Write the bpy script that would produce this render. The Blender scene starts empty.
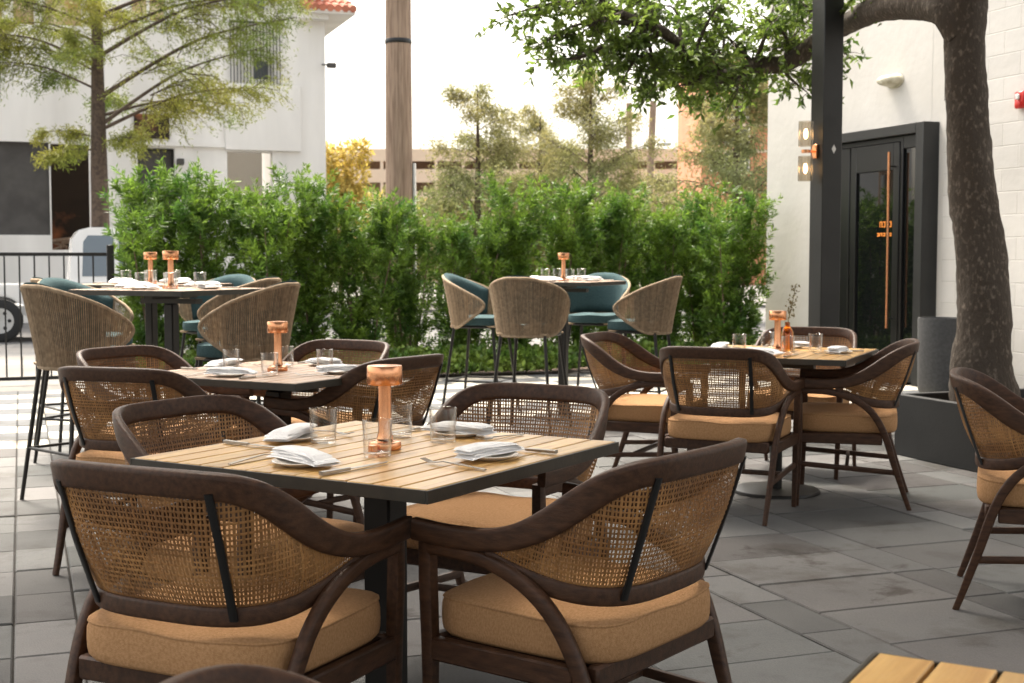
import bpy, math, random
import numpy as np
from mathutils import Vector, Matrix
R=math.radians
random.seed(7); rng=np.random.default_rng(11)
S=bpy.context.scene; C=S.collection
# ---------------------------------------------------------------- camera
cd=bpy.data.cameras.new('camera'); cam=bpy.data.objects.new('camera',cd); C.objects.link(cam)
cam.location=(0,0,1.242); cam.rotation_euler=(math.pi/2-.0618,0,0)
cd.sensor_width=36; cd.lens=46.94; cd.clip_end=1000; cd.clip_start=.05
cd.dof.use_dof=True; cd.dof.focus_distance=3.5; cd.dof.aperture_fstop=9
S.camera=cam
# ---------------------------------------------------------------- sky and sun
SUN_EL=R(60); SUN_AZ=R(-25)          # azimuth from +Y towards +X
w=bpy.data.worlds.new('World'); S.world=w; w.use_nodes=True
nt=w.node_tree; bg=nt.nodes['Background']; sky=nt.nodes.new('ShaderNodeTexSky'); sky.sky_type='NISHITA'
sky.sun_disc=False; sky.sun_elevation=SUN_EL; sky.sun_rotation=SUN_AZ
sky.air_density=1.0; sky.dust_density=6.0; sky.ozone_density=.6
hsw=nt.nodes.new('ShaderNodeHueSaturation'); hsw.inputs['Saturation'].default_value=.45; nt.links.new(sky.outputs[0],hsw.inputs['Color'])
mxw=nt.nodes.new('ShaderNodeMix'); mxw.data_type='RGBA'; mxw.blend_type='MULTIPLY'; mxw.inputs[0].default_value=1; mxw.inputs[7].default_value=(1.06,1.0,.90,1); nt.links.new(hsw.outputs[0],mxw.inputs[6])
nt.links.new(mxw.outputs[2],bg.inputs[0]); bg.inputs[1].default_value=.15
sl=bpy.data.lights.new('sun','SUN'); sl.energy=2.0; sl.angle=R(12); sl.color=(1,.93,.82)
so=bpy.data.objects.new('sun',sl); C.objects.link(so)
sd=Vector((math.sin(SUN_AZ)*math.cos(SUN_EL),math.cos(SUN_AZ)*math.cos(SUN_EL),math.sin(SUN_EL)))
so.rotation_euler=sd.to_track_quat('Z','Y').to_euler()
S.view_settings.view_transform='Standard'; S.view_settings.look='None'
S.view_settings.exposure=1.85; S.view_settings.gamma=1; S.view_settings.use_curve_mapping=False
S.render.engine='CYCLES'
# ---------------------------------------------------------------- materials
def mat(name,col,rough=.6,metal=0,spec=.5,col2=None,scale=8,bump=0,bscale=60,island=0,trans=0,stretch=None,coat=0,detail=4,lo=.35,hi=.65):
    m=bpy.data.materials.new(name); m.use_nodes=True; n=m.node_tree.nodes; L=m.node_tree.links
    b=n['Principled BSDF']; b.inputs['Roughness'].default_value=rough; b.inputs['Metallic'].default_value=metal
    b.inputs['Specular IOR Level'].default_value=spec; b.inputs['Base Color'].default_value=(*col,1); b.inputs['Coat Weight'].default_value=coat
    tc=n.new('ShaderNodeTexCoord'); src=tc.outputs['Object']
    if stretch:
        mp=n.new('ShaderNodeMapping'); mp.inputs['Scale'].default_value=stretch; L.new(src,mp.inputs[0]); src=mp.outputs[0]
    cout=None
    if col2 is not None:
        t=n.new('ShaderNodeTexNoise'); t.inputs['Scale'].default_value=scale; t.inputs['Detail'].default_value=detail; L.new(src,t.inputs['Vector'])
        r=n.new('ShaderNodeValToRGB'); r.color_ramp.elements[0].position=lo; r.color_ramp.elements[1].position=hi
        r.color_ramp.elements[0].color=(*col,1); r.color_ramp.elements[1].color=(*col2,1); L.new(t.outputs[0],r.inputs[0]); cout=r.outputs[0]
    if island:
        g=n.new('ShaderNodeNewGeometry'); hs=n.new('ShaderNodeHueSaturation'); mr=n.new('ShaderNodeMapRange')
        mr.inputs['To Min'].default_value=1-island; mr.inputs['To Max'].default_value=1+island
        L.new(g.outputs['Random Per Island'],mr.inputs[0]); L.new(mr.outputs[0],hs.inputs['Value'])
        if cout: L.new(cout,hs.inputs['Color'])
        else: hs.inputs['Color'].default_value=(*col,1)
        cout=hs.outputs[0]
    if cout: L.new(cout,b.inputs['Base Color'])
    if bump:
        t=n.new('ShaderNodeTexNoise'); t.inputs['Scale'].default_value=bscale; t.inputs['Detail'].default_value=5; L.new(src,t.inputs['Vector'])
        bp=n.new('ShaderNodeBump'); bp.inputs['Strength'].default_value=bump; bp.inputs['Distance'].default_value=.01; L.new(t.outputs[0],bp.inputs['Height']); L.new(bp.outputs[0],b.inputs['Normal'])
    if trans:
        tr=n.new('ShaderNodeBsdfTranslucent'); mx=n.new('ShaderNodeMixShader'); mx.inputs[0].default_value=trans
        if cout: L.new(cout,tr.inputs[0])
        else: tr.inputs[0].default_value=(*col,1)
        L.new(b.outputs[0],mx.inputs[1]); L.new(tr.outputs[0],mx.inputs[2]); L.new(mx.outputs[0],n['Material Output'].inputs[0])
    return m
M={}
M['walnut']=mat('walnut',(.030,.0135,.007),.48,spec=.32,col2=(.088,.040,.020),scale=16,stretch=(5,1.2,5),bump=.12,bscale=60,island=.12,detail=9,lo=.25,hi=.78)
M['cane']=mat('cane',(.22,.10,.032),.42,col2=(.40,.205,.072),scale=7,island=.22)
M['black_metal']=mat('black_metal',(.006,.006,.006),.4,bump=.05,bscale=80)
M['bronze_metal']=mat('bronze_metal',(.014,.012,.010),.38,metal=.2,bump=.05,bscale=60)
M['tan_fabric']=mat('tan_fabric',(.40,.215,.095),.9,col2=(.50,.285,.14),scale=140,bump=.35,bscale=420,spec=.2,stretch=(1,1.6,1))
M['teal_fabric']=mat('teal_fabric',(.036,.072,.078),.9,col2=(.062,.108,.115),scale=160,bump=.3,bscale=380,spec=.2)
M['rope']=mat('rope',(.30,.22,.145),.8,col2=(.44,.33,.22),scale=45,island=.2,bump=.2,bscale=300,spec=.25)
M['teak']=mat('teak',(.42,.225,.068),.30,col2=(.60,.375,.135),scale=5,stretch=(.8,9,9),bump=.12,bscale=25,island=.16,spec=.5,detail=8)
M['teak_grey']=mat('teak_grey',(.27,.165,.10),.42,col2=(.42,.28,.18),scale=5,stretch=(.8,9,9),bump=.12,bscale=25,island=.16,detail=8)
M['table_frame']=mat('table_frame',(.030,.026,.019),.42,col2=(.044,.037,.026),scale=12,bump=.06)
M['copper']=mat('copper',(.86,.42,.22),.24,metal=1,col2=(.80,.36,.18),scale=30,bump=.02,bscale=90)
M['porcelain']=mat('porcelain',(.72,.66,.58),.25,col2=(.76,.71,.64),scale=20)
M['linen']=mat('linen',(.78,.78,.78),.9,col2=(.84,.83,.82),scale=40,bump=.3,bscale=220,spec=.2)
M['steel']=mat('steel',(.36,.33,.29),.34,metal=1,col2=(.42,.39,.35),scale=50)
M['leaf_hedge']=mat('leaf_hedge',(.040,.115,.018),.42,col2=(.20,.31,.035),scale=2.6,island=.45,trans=.42,lo=.3,hi=.7)
M['leaf_oak']=mat('leaf_oak',(.08,.14,.025),.38,col2=(.20,.28,.05),scale=2.5,island=.4,trans=.5)
M['leaf_cover']=mat('leaf_cover',(.09,.18,.03),.45,col2=(.24,.34,.06),scale=5,island=.4,trans=.3)
M['leaf_cypress']=mat('leaf_cypress',(.13,.20,.03),.6,col2=(.29,.28,.05),scale=.6,island=.35,trans=.4)
M['leaf_far']=mat('leaf_far',(.20,.23,.09),.6,col2=(.36,.31,.12),scale=.4,island=.3,trans=.4)
M['leaf_yellow']=mat('leaf_yellow',(.50,.38,.08),.6,col2=(.62,.50,.16),scale=1,island=.25,trans=.4)
M['bark']=mat('bark',(.060,.046,.034),.9,col2=(.19,.155,.12),scale=40,stretch=(1,1,.6),bump=1,bscale=36,lo=.54,hi=.74,detail=9)
M['bark_mid']=mat('bark_mid',(.05,.034,.024),.9,col2=(.10,.07,.05),scale=16,bump=.8,bscale=30)
M['bark_light']=mat('bark_light',(.12,.08,.055),.9,col2=(.2,.14,.1),scale=10,bump=.6,bscale=30)
M['pole_wood']=mat('pole_wood',(.20,.135,.095),.85,col2=(.36,.26,.19),scale=9,stretch=(4,4,.25),bump=.4,bscale=20,detail=7)
M['stucco']=mat('stucco',(.74,.72,.68),.9,col2=(.80,.78,.74),scale=.7,bump=.25,bscale=30)
M['stucco_b']=mat('stucco_b',(.66,.64,.61),.9,col2=(.79,.77,.74),scale=1.1,stretch=(1,1,.18),detail=7,bump=.2,bscale=8)
M['beige_conc']=mat('beige_conc',(.68,.55,.42),.9,col2=(.74,.61,.48),scale=.2)
M['brick_orange']=mat('brick_orange',(.55,.22,.12),.9,col2=(.62,.28,.16),scale=.5)
M['roof_tile']=mat('roof_tile',(.42,.13,.08),.8,col2=(.55,.2,.12),scale=4,island=.2)
M['dark_panel']=mat('dark_panel',(.055,.05,.047),.8,col2=(.075,.07,.065),scale=3)
M['interior']=mat('interior',(.02,.015,.012),.9)
M['clutter']=mat('clutter',(.03,.02,.014),.9,col2=(.35,.12,.05),scale=1.6,lo=.5,hi=.75,detail=6)
M['steel_post']=mat('steel_post',(.012,.0125,.012),.5,col2=(.018,.0185,.018),scale=3,bump=.08,bscale=40)
M['mulch']=mat('mulch',(.06,.035,.022),.95,col2=(.20,.13,.085),scale=26,bump=1,bscale=40,detail=8)
M['sidewalk']=mat('sidewalk',(.135,.128,.118),.9,col2=(.20,.19,.172),scale=.9,bump=.2,detail=9)
M['asphalt']=mat('asphalt',(.10,.10,.10),.9,col2=(.15,.145,.14),scale=1.1,bump=.3)
M['joint']=mat('joint',(.012,.010,.008),.95,col2=(.03,.025,.02),scale=20)
M['earth']=mat('earth',(.12,.11,.09),.95,col2=(.17,.16,.13),scale=.05)
M['pot']=mat('pot',(.035,.036,.038),.65,col2=(.052,.053,.055),scale=40,bump=.2,bscale=120)
M['planter']=mat('planter',(.010,.011,.0115),.55,col2=(.015,.016,.0165),scale=4,bump=.08)
M['soil']=mat('soil',(.03,.02,.014),1,col2=(.07,.045,.03),scale=30,bump=1,bscale=50)
M['car_white']=mat('car_white',(.78,.78,.77),.25,coat=.5,col2=(.74,.73,.71),scale=2)
M['tyre']=mat('tyre',(.02,.02,.02),.85,bump=.2)
M['rim']=mat('rim',(.55,.55,.55),.35,metal=.7)
M['red']=mat('red',(.55,.02,.015),.35,col2=(.5,.02,.015),scale=10)
M['white_plastic']=mat('white_plastic',(.75,.75,.72),.4)
M['aged_lens']=mat('aged_lens',(.42,.38,.27),.4,col2=(.6,.57,.45),scale=14,bump=.2)
M['canvas']=mat('canvas',(.62,.58,.5),.9,col2=(.66,.62,.54),scale=5,trans=.45)
M['vine']=mat('vine',(.16,.13,.06),.7,col2=(.22,.2,.09),scale=30)
def glassmat(name,col,rough=0.0,ior=1.45):
    m=bpy.data.materials.new(name); m.use_nodes=True; b=m.node_tree.nodes['Principled BSDF']
    b.inputs['Base Color'].default_value=(*col,1); b.inputs['Roughness'].default_value=rough; b.inputs['Transmission Weight'].default_value=1; b.inputs['IOR'].default_value=ior
    n=m.node_tree.nodes; L=m.node_tree.links
    return m
M['glass']=glassmat('glass',(1,1,1))
def thin_glass(name,tint,rough,gl):
    m=bpy.data.materials.new(name); m.use_nodes=True; n=m.node_tree.nodes; L=m.node_tree.links; n.remove(n['Principled BSDF'])
    tr=n.new('ShaderNodeBsdfTransparent'); tr.inputs[0].default_value=(*tint,1); g=n.new('ShaderNodeBsdfGlossy'); g.inputs['Roughness'].default_value=rough
    lw=n.new('ShaderNodeLayerWeight'); lw.inputs['Blend'].default_value=gl; mr=n.new('ShaderNodeMapRange'); mr.inputs['To Min'].default_value=.09; mr.inputs['To Max'].default_value=.95
    L.new(lw.outputs['Facing'],mr.inputs[0]); p=n.new('ShaderNodeMath'); p.operation='POWER'; p.inputs[1].default_value=1.6; L.new(mr.outputs[0],p.inputs[0])
    mx=n.new('ShaderNodeMixShader'); L.new(p.outputs[0],mx.inputs[0]); L.new(tr.outputs[0],mx.inputs[1]); L.new(g.outputs[0],mx.inputs[2]); L.new(mx.outputs[0],n['Material Output'].inputs[0]); return m
M['amber_glass']=glassmat('amber_glass',(.9,.42,.08)); M['glass']=thin_glass('glass',(.985,.985,.98),.02,.35); M['sconce_glass']=thin_glass('sconce_glass',(.84,.80,.74),.06,.42)
def window_mat(name,col,rough=.03,spec=.8):
    return mat(name,col,rough,spec=spec,bump=.015,bscale=2)
M['dark_glass']=window_mat('dark_glass',(.006,.007,.007),.02,1.0)
M['pane']=window_mat('pane',(.05,.06,.06))
M['pane_yellow_reflection']=mat('pane_yellow_reflection',(.35,.22,.06),.1,col2=(.6,.5,.35),scale=2.5,lo=.4,hi=.6,detail=6)  # yellow mottling is a reflection painted into the window colour
M['car_glass']=window_mat('car_glass',(.10,.13,.16),.05)
def emis(name,col,st):
    m=bpy.data.materials.new(name); m.use_nodes=True; b=m.node_tree.nodes['Principled BSDF']; b.inputs['Base Color'].default_value=(*col,1)
    b.inputs['Emission Color'].default_value=(*col,1); b.inputs['Emission Strength'].default_value=st
    return m
M['bulb']=emis('bulb',(1,.62,.28),9); M['amber_sign_reflection']=emis('amber_sign_reflection',(.6,.2,.03),.18)
# painted block wall
def blockwall(name,bw,bh,strength):
    m=mat(name,(.70,.68,.64),.8); n=m.node_tree.nodes; L=m.node_tree.links; b=n['Principled BSDF']
    uv=n.new('ShaderNodeUVMap'); br=n.new('ShaderNodeTexBrick'); L.new(uv.outputs[0],br.inputs['Vector']); br.inputs['Scale'].default_value=1
    br.inputs['Brick Width'].default_value=bw; br.inputs['Row Height'].default_value=bh; br.inputs['Mortar Size'].default_value=.006; br.inputs['Mortar Smooth'].default_value=.6
    br.inputs['Color1'].default_value=(.60,.58,.545,1); br.inputs['Color2'].default_value=(.64,.62,.585,1); br.inputs['Mortar'].default_value=(.55,.53,.495,1)
    t=n.new('ShaderNodeTexNoise'); t.inputs['Scale'].default_value=14; t.inputs['Detail'].default_value=8; L.new(uv.outputs[0],t.inputs['Vector'])
    t2=n.new('ShaderNodeTexNoise'); t2.inputs['Scale'].default_value=1.1; t2.inputs['Detail'].default_value=5; L.new(uv.outputs[0],t2.inputs['Vector'])
    mr=n.new('ShaderNodeMapRange'); mr.inputs['From Min'].default_value=.3; mr.inputs['From Max'].default_value=.7; mr.inputs['To Min'].default_value=.9; mr.inputs['To Max'].default_value=1.06; L.new(t2.outputs[0],mr.inputs[0])
    hs=n.new('ShaderNodeHueSaturation'); L.new(br.outputs[0],hs.inputs['Color']); L.new(mr.outputs[0],hs.inputs['Value']); L.new(hs.outputs[0],b.inputs['Base Color'])
    ma=n.new('ShaderNodeMath'); ma.operation='MULTIPLY'; ma.inputs[1].default_value=-1; L.new(br.outputs['Fac'],ma.inputs[0])
    md=n.new('ShaderNodeMath'); md.operation='MULTIPLY_ADD'; md.inputs[1].default_value=.7; L.new(t.outputs[0],md.inputs[0]); L.new(ma.outputs[0],md.inputs[2])
    bp=n.new('ShaderNodeBump'); bp.inputs['Strength'].default_value=strength; bp.inputs['Distance'].default_value=.008; L.new(md.outputs[0],bp.inputs['Height']); L.new(bp.outputs[0],b.inputs['Normal'])
    return m
M['block']=blockwall('painted_block',.41,.205,.55)
M['render']=mat('render',(.58,.56,.52),.85,col2=(.66,.64,.60),scale=1.2,bump=.3,bscale=12,detail=8)
def paver_mat():
    m=mat('paver',(.2,.2,.2),.74,spec=.32); n=m.node_tree.nodes; L=m.node_tree.links; b=n['Principled BSDF']
    a=n.new('ShaderNodeAttribute'); a.attribute_name='slab'; tc=n.new('ShaderNodeTexCoord')
    t=n.new('ShaderNodeTexNoise'); t.inputs['Scale'].default_value=2.4; t.inputs['Detail'].default_value=9; t.inputs['Roughness'].default_value=.62; L.new(tc.outputs['Object'],t.inputs[0])
    r=n.new('ShaderNodeValToRGB'); e=r.color_ramp.elements; e[0].position=.33; e[0].color=(.60,.56,.51,1); e[1].position=.48; e[1].color=(1,1,1,1)
    x=e.new(.70); x.color=(1.12,1.10,1.08,1); L.new(t.outputs[0],r.inputs[0])
    mx=n.new('ShaderNodeMix'); mx.data_type='RGBA'; mx.blend_type='MULTIPLY'; mx.inputs[0].default_value=1; L.new(a.outputs['Color'],mx.inputs[6]); L.new(r.outputs[0],mx.inputs[7])
    # damp dark stains
    t3=n.new('ShaderNodeTexNoise'); t3.inputs['Scale'].default_value=1.5; t3.inputs['Detail'].default_value=10; t3.inputs['Roughness'].default_value=.6; t3.inputs['Distortion'].default_value=1.2; L.new(tc.outputs['Object'],t3.inputs[0])
    r3=n.new('ShaderNodeValToRGB'); e=r3.color_ramp.elements; e[0].position=.33; e[0].color=(.42,.38,.34,1); e[1].position=.40; e[1].color=(1,1,1,1); L.new(t3.outputs[0],r3.inputs[0])
    m2=n.new('ShaderNodeMix'); m2.data_type='RGBA'; m2.blend_type='MULTIPLY'; m2.inputs[0].default_value=1; L.new(mx.outputs[2],m2.inputs[6]); L.new(r3.outputs[0],m2.inputs[7]); 
    tf=n.new('ShaderNodeTexNoise'); tf.inputs['Scale'].default_value=170; tf.inputs['Detail'].default_value=3; L.new(tc.outputs['Object'],tf.inputs[0])
    mr=n.new('ShaderNodeMapRange'); mr.inputs['From Min'].default_value=.3; mr.inputs['From Max'].default_value=.7; mr.inputs['To Min'].default_value=.88; mr.inputs['To Max'].default_value=1.12; L.new(tf.outputs[0],mr.inputs[0])
    hs=n.new('ShaderNodeHueSaturation'); L.new(m2.outputs[2],hs.inputs['Color']); L.new(mr.outputs[0],hs.inputs['Value']); L.new(hs.outputs[0],b.inputs['Base Color'])
    bp=n.new('ShaderNodeBump'); bp.inputs['Strength'].default_value=.35; bp.inputs['Distance'].default_value=.004; L.new(tf.outputs[0],bp.inputs['Height']); L.new(bp.outputs[0],b.inputs['Normal'])
    return m
M['paver']=paver_mat()
# ---------------------------------------------------------------- mesh helpers
class MB:
    def __init__(s): s.v=[]; s.f=[]; s.mi=[]; s.cur=0; s.uv=None
    def add(s,vs,fs):
        o=len(s.v); s.v+= [tuple(p) for p in vs]; s.f+=[tuple(i+o for i in f) for f in fs]; s.mi+=[s.cur]*len(fs); return s
    def box(s,x0,x1,y0,y1,z0,z1,c=0,M4=None):
        if c<=0:
            vs=[(x,y,z) for z in (z0,z1) for x,y in ((x0,y0),(x1,y0),(x1,y1),(x0,y1))]
            fs=[(3,2,1,0),(4,5,6,7),(0,1,5,4),(1,2,6,5),(2,3,7,6),(3,0,4,7)]
        else:
            c=min(c,(x1-x0)*.49,(y1-y0)*.49,(z1-z0)*.49); vs=[];fs=[]
            def ring(ix,iz): return [(x0+ix,y0+ix+0,iz),(x1-ix,y0+ix,iz),(x1-ix,y1-ix,iz),(x0+ix,y1-ix,iz)]
            def oct(i,z):
                a,b_=i,i+c
                return [(x0+b_,y0+a,z),(x1-b_,y0+a,z),(x1-a,y0+b_,z),(x1-a,y1-b_,z),(x1-b_,y1-a,z),(x0+b_,y1-a,z),(x0+a,y1-b_,z),(x0+a,y0+b_,z)]
            def sq(z): return [(x0+c,y0+c,z),(x1-c,y0+c,z),(x1-c,y0+c,z),(x1-c,y1-c,z),(x1-c,y1-c,z),(x0+c,y1-c,z),(x0+c,y1-c,z),(x0+c,y0+c,z)]
            rings=[oct(0,z0+c),oct(0,z1-c)]
            vs=rings[0]+rings[1]
            for k in range(8): fs.append((k,(k+1)%8,8+(k+1)%8,8+k))
            top=[(x0+c,y0+c,z1),(x1-c,y0+c,z1),(x1-c,y1-c,z1),(x0+c,y1-c,z1)]; bot=[(p[0],p[1],z0) for p in top]
            vs+=top+bot; T=16;Bq=20
            fs+=[(T,T+1,T+2,T+3),(Bq+3,Bq+2,Bq+1,Bq)]
            for q,(a,b_) in enumerate(((0,1),(2,3),(4,5),(6,7))):
                n1=(q+1)%4
                fs.append((8+a,8+b_,T+n1,T+q)); fs.append((b_,a,Bq+q,Bq+n1))
                nx=(b_+1)%8; fs.append((8+b_,8+nx,T+n1)); fs.append((nx,b_,Bq+n1))
        if M4 is not None: vs=[tuple(M4@Vector(p)) for p in vs]
        return s.add(vs,fs)
    def tube(s,pts,r,n=8,closed=False,cap=True,prof=None,up=None):
        """sweep; r float or list; prof=(w,h) list per point for flat section; up = list of side vectors"""
        P=[Vector(p) for p in pts]; N=len(P); vs=[];fs=[]
        rr=r if isinstance(r,(list,tuple)) else [r]*N
        T=[]
        for i in range(N):
            a=P[(i-1)%N] if (closed or i>0) else P[i]; b=P[(i+1)%N] if (closed or i<N-1) else P[i]
            t=(b-a); T.append(t.normalized() if t.length>1e-9 else Vector((0,0,1)))
        ref=Vector((0,0,1)) if abs(T[0].z)<.9 else Vector((1,0,0)); side=T[0].cross(ref).normalized()
        for i in range(N):
            if up is not None:
                sd_=Vector(up[i]); sd_=(sd_-T[i]*sd_.dot(T[i])).normalized()
            else:
                sd_=side-T[i]*side.dot(T[i]); sd_=sd_.normalized() if sd_.length>1e-6 else side
            side=sd_; u2=T[i].cross(sd_).normalized()
            for k in range(n):
                a=2*math.pi*(k+.5)/n
                if prof:
                    w_,h_=prof[i] if isinstance(prof,list) else prof
                    ca,sa=math.cos(a),math.sin(a); e=.38
                    x=math.copysign(abs(ca)**e,ca)*w_/2; y=math.copysign(abs(sa)**e,sa)*h_/2
                else: x=math.cos(a)*rr[i]; y=math.sin(a)*rr[i]
                vs.append(P[i]+sd_*x+u2*y)
        m=N if closed else N-1
        for i in range(m):
            j=(i+1)%N
            for k in range(n): fs.append((i*n+k,i*n+(k+1)%n,j*n+(k+1)%n,j*n+k))
        if cap and not closed: fs.append(tuple(reversed(range(n)))); fs.append(tuple((N-1)*n+k for k in range(n)))
        return s.add(vs,fs)
    def lathe(s,prof,cx=0,cy=0,n=28,cap=True,M4=None):
        vs=[];fs=[]
        for r,z in prof:
            for k in range(n): a=2*math.pi*k/n; vs.append((cx+r*math.cos(a),cy+r*math.sin(a),z))
        for i in range(len(prof)-1):
            for k in range(n): fs.append((i*n+k,i*n+(k+1)%n,(i+1)*n+(k+1)%n,(i+1)*n+k))
        if cap:
            if prof[0][0]>1e-6: fs.append(tuple(reversed(range(n))))
            if prof[-1][0]>1e-6: fs.append(tuple((len(prof)-1)*n+k for k in range(n)))
        if M4 is not None: vs=[tuple(M4@Vector(p)) for p in vs]
        return s.add(vs,fs)
    def prism(s,poly,y0,y1,M4=None):
        n=len(poly); vs=[(x,y0,z) for x,z in poly]+[(x,y1,z) for x,z in poly]
        fs=[tuple(range(n)),tuple(reversed(range(n,2*n)))]+[(i,n+i,n+(i+1)%n,(i+1)%n) for i in range(n)]
        if M4 is not None: vs=[tuple(M4@Vector(p)) for p in vs]
        return s.add(vs,fs)
    def build(s,name,m,parent=None,smooth=True,angle=40):
        me=bpy.data.meshes.new(name); me.from_pydata(s.v,[],s.f)
        ms=m if isinstance(m,(list,tuple)) else [m]
        for q in ms: me.materials.append(q)
        if len(ms)>1: me.polygons.foreach_set('material_index',s.mi)
        me.update()
        if smooth: 
            me.polygons.foreach_set('use_smooth',[True]*len(me.polygons))
            try: me.set_sharp_from_angle(angle=R(angle))
            except Exception: pass
        o=bpy.data.objects.new(name,me); C.objects.link(o)
        if parent: o.parent=parent
        return o
def tag(o,label=None,cat=None,group=None,kind=None):
    if label: o['label']=label
    if cat: o['category']=cat
    if group: o['group']=group
    if kind: o['kind']=kind
    return o
def empty(name,loc=(0,0,0),rz=0):
    o=bpy.data.objects.new(name,None); o.empty_display_size=.1; C.objects.link(o); o.location=loc; o.rotation_euler=(0,0,rz); return o
def kids(o): return [c for c in CH.get(o.name,())]
def copy_tree(o,parent=None):
    c=o.copy(); C.objects.link(c)
    if parent: c.parent=parent
    for ch in list(o.children): copy_tree(ch,c)
    return c
SX,CX=.345,.9386   # paving frame: A=(-SX,CX) away, B=(CX,SX) right
def AB(u,v,z=0): return (CX*u-SX*v, SX*u+CX*v, z)
ROT=math.atan2(SX,CX)
MAB=Matrix.Rotation(ROT,4,'Z')    # local x=u, y=v
def struct(o): o['kind']='structure'; o['label']=o.get('label',o.name.replace('_',' ')); return o
def resample(pts,n):
    P=np.array(pts,float); d=np.r_[0,np.cumsum(np.linalg.norm(np.diff(P,axis=0),axis=1))]
    # catmull-rom through points
    t=np.linspace(0,len(P)-1,n*4); out=[]
    for x in t:
        i=min(int(x),len(P)-2); f=x-i; p0=P[max(i-1,0)];p1=P[i];p2=P[i+1];p3=P[min(i+2,len(P)-1)]
        out.append(.5*((2*p1)+(-p0+p2)*f+(2*p0-5*p1+4*p2-p3)*f*f+(-p0+3*p1-3*p2+p3)*f**3))
    Q=np.array(out); d=np.r_[0,np.cumsum(np.linalg.norm(np.diff(Q,axis=0),axis=1))]
    s=np.linspace(0,d[-1],n); return np.stack([np.interp(s,d,Q[:,k]) for k in range(3)],1)
# ---------------------------------------------------------------- ground
b=MB().box(-400,400,-60,700,-.6,-.3); struct(b.build('ground',M['earth'],smooth=False))
b=MB().box(-60,60,18.6,34,-.6,-.18); o=b.build('road',M['asphalt'],smooth=False); o.rotation_euler=(0,0,ROT); struct(o)
b=MB().box(-60,60,34.004,60,-.6,-.10); o=b.build('far_sidewalk',M['sidewalk'],smooth=False); o.rotation_euler=(0,0,ROT); struct(o)
b=MB(); b.box(-22,.915,13.364,14.745,-.4,-.004)
for k in range(-14,12):
    b.box(k*1.5,k*1.5+1.488,14.75,18.45,-.4,-.02,.008)
b.box(-60,-21.1,14.75,18.45,-.4,-.02); b.box(18.1,60,14.75,18.45,-.4,-.02); b.box(-60,60,18.454,18.598,-.4,-.03)
o=b.build('sidewalk',M['sidewalk'],smooth=False); o.rotation_euler=(0,0,ROT); struct(o)
b=MB().box(-22,8.2,-6,13.36,-.3,-.009); o=b.build('joint_sand',M['joint'],smooth=False); o.rotation_euler=(0,0,ROT); struct(o)
b=MB().box(.92,8.2,13.364,14.72,-.3,-.015); o=b.build('planting_bed',M['mulch'],smooth=False); o.rotation_euler=(0,0,ROT); struct(o)
# paving slabs: lanes .205 / .61, rows .41
def paving():
    V=[];F=[];Cc=[]
    u=-.047-.8167*14; lane=0
    while u<8.15:
        wd=.205 if lane%2==0 else .6117
        ph=rng.uniform(0,.4) if lane%4==1 else 0.0
        par=int(math.floor((u-.158+.01)/1.633))%2
        v=-6.0; k=0
        v=3.56-.41*23+(.2 if lane%4==2 else 0)
        while v<13.3:
            v1=min(v+.41,13.35)
            if v1-v>.05:
                g=.006; zt=rng.normal(0,.0016); c=.005
                x0,x1,y0,y1=u+g/2,min(u+wd-g/2,8.19),v+g/2,v1-g/2
                if x1>x0+.02:
                    o=len(V)
                    V+= [(x0,y0,-.012),(x1,y0,-.012),(x1,y1,-.012),(x0,y1,-.012),(x0,y0,zt-c),(x1,y0,zt-c),(x1,y1,zt-c),(x0,y1,zt-c),(x0+c,y0+c,zt),(x1-c,y0+c,zt),(x1-c,y1-c,zt),(x0+c,y1-c,zt)]
                    fs=[(8,9,10,11)]+[(i,(i+1)%4,4+(i+1)%4,4+i) for i in range(4)]+[(4+i,4+(i+1)%4,8+(i+1)%4,8+i) for i in range(4)]
                    F+=[tuple(i+o for i in f) for f in fs]
                    if v>8.95:
                        col=np.array((.42,.395,.34)) if (k+par)%2==0 else np.array((.085,.09,.095))
                        col=col*rng.uniform(.93,1.07)
                    else:
                        g0=rng.uniform(.062,.150); wm=rng.uniform(-.004,.005); col=np.array((g0+wm,g0,g0*.985))*.92
                    Cc+=[(*col,1)]*12
            v=v1 if v1>v else v+.41; k+=1
        u+=wd; lane+=1
    me=bpy.data.meshes.new('patio_paving'); me.from_pydata(V,[],F); a=me.color_attributes.new('slab','FLOAT_COLOR','POINT')
    a.data.foreach_set('color',np.array(Cc,dtype=np.float32).ravel()); me.materials.append(M['paver']); me.update()
    o=bpy.data.objects.new('patio_paving',me); C.objects.link(o); o.rotation_euler=(0,0,ROT); struct(o); o['label']='grey slab paving with cream striped slabs beyond'
paving()
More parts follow.
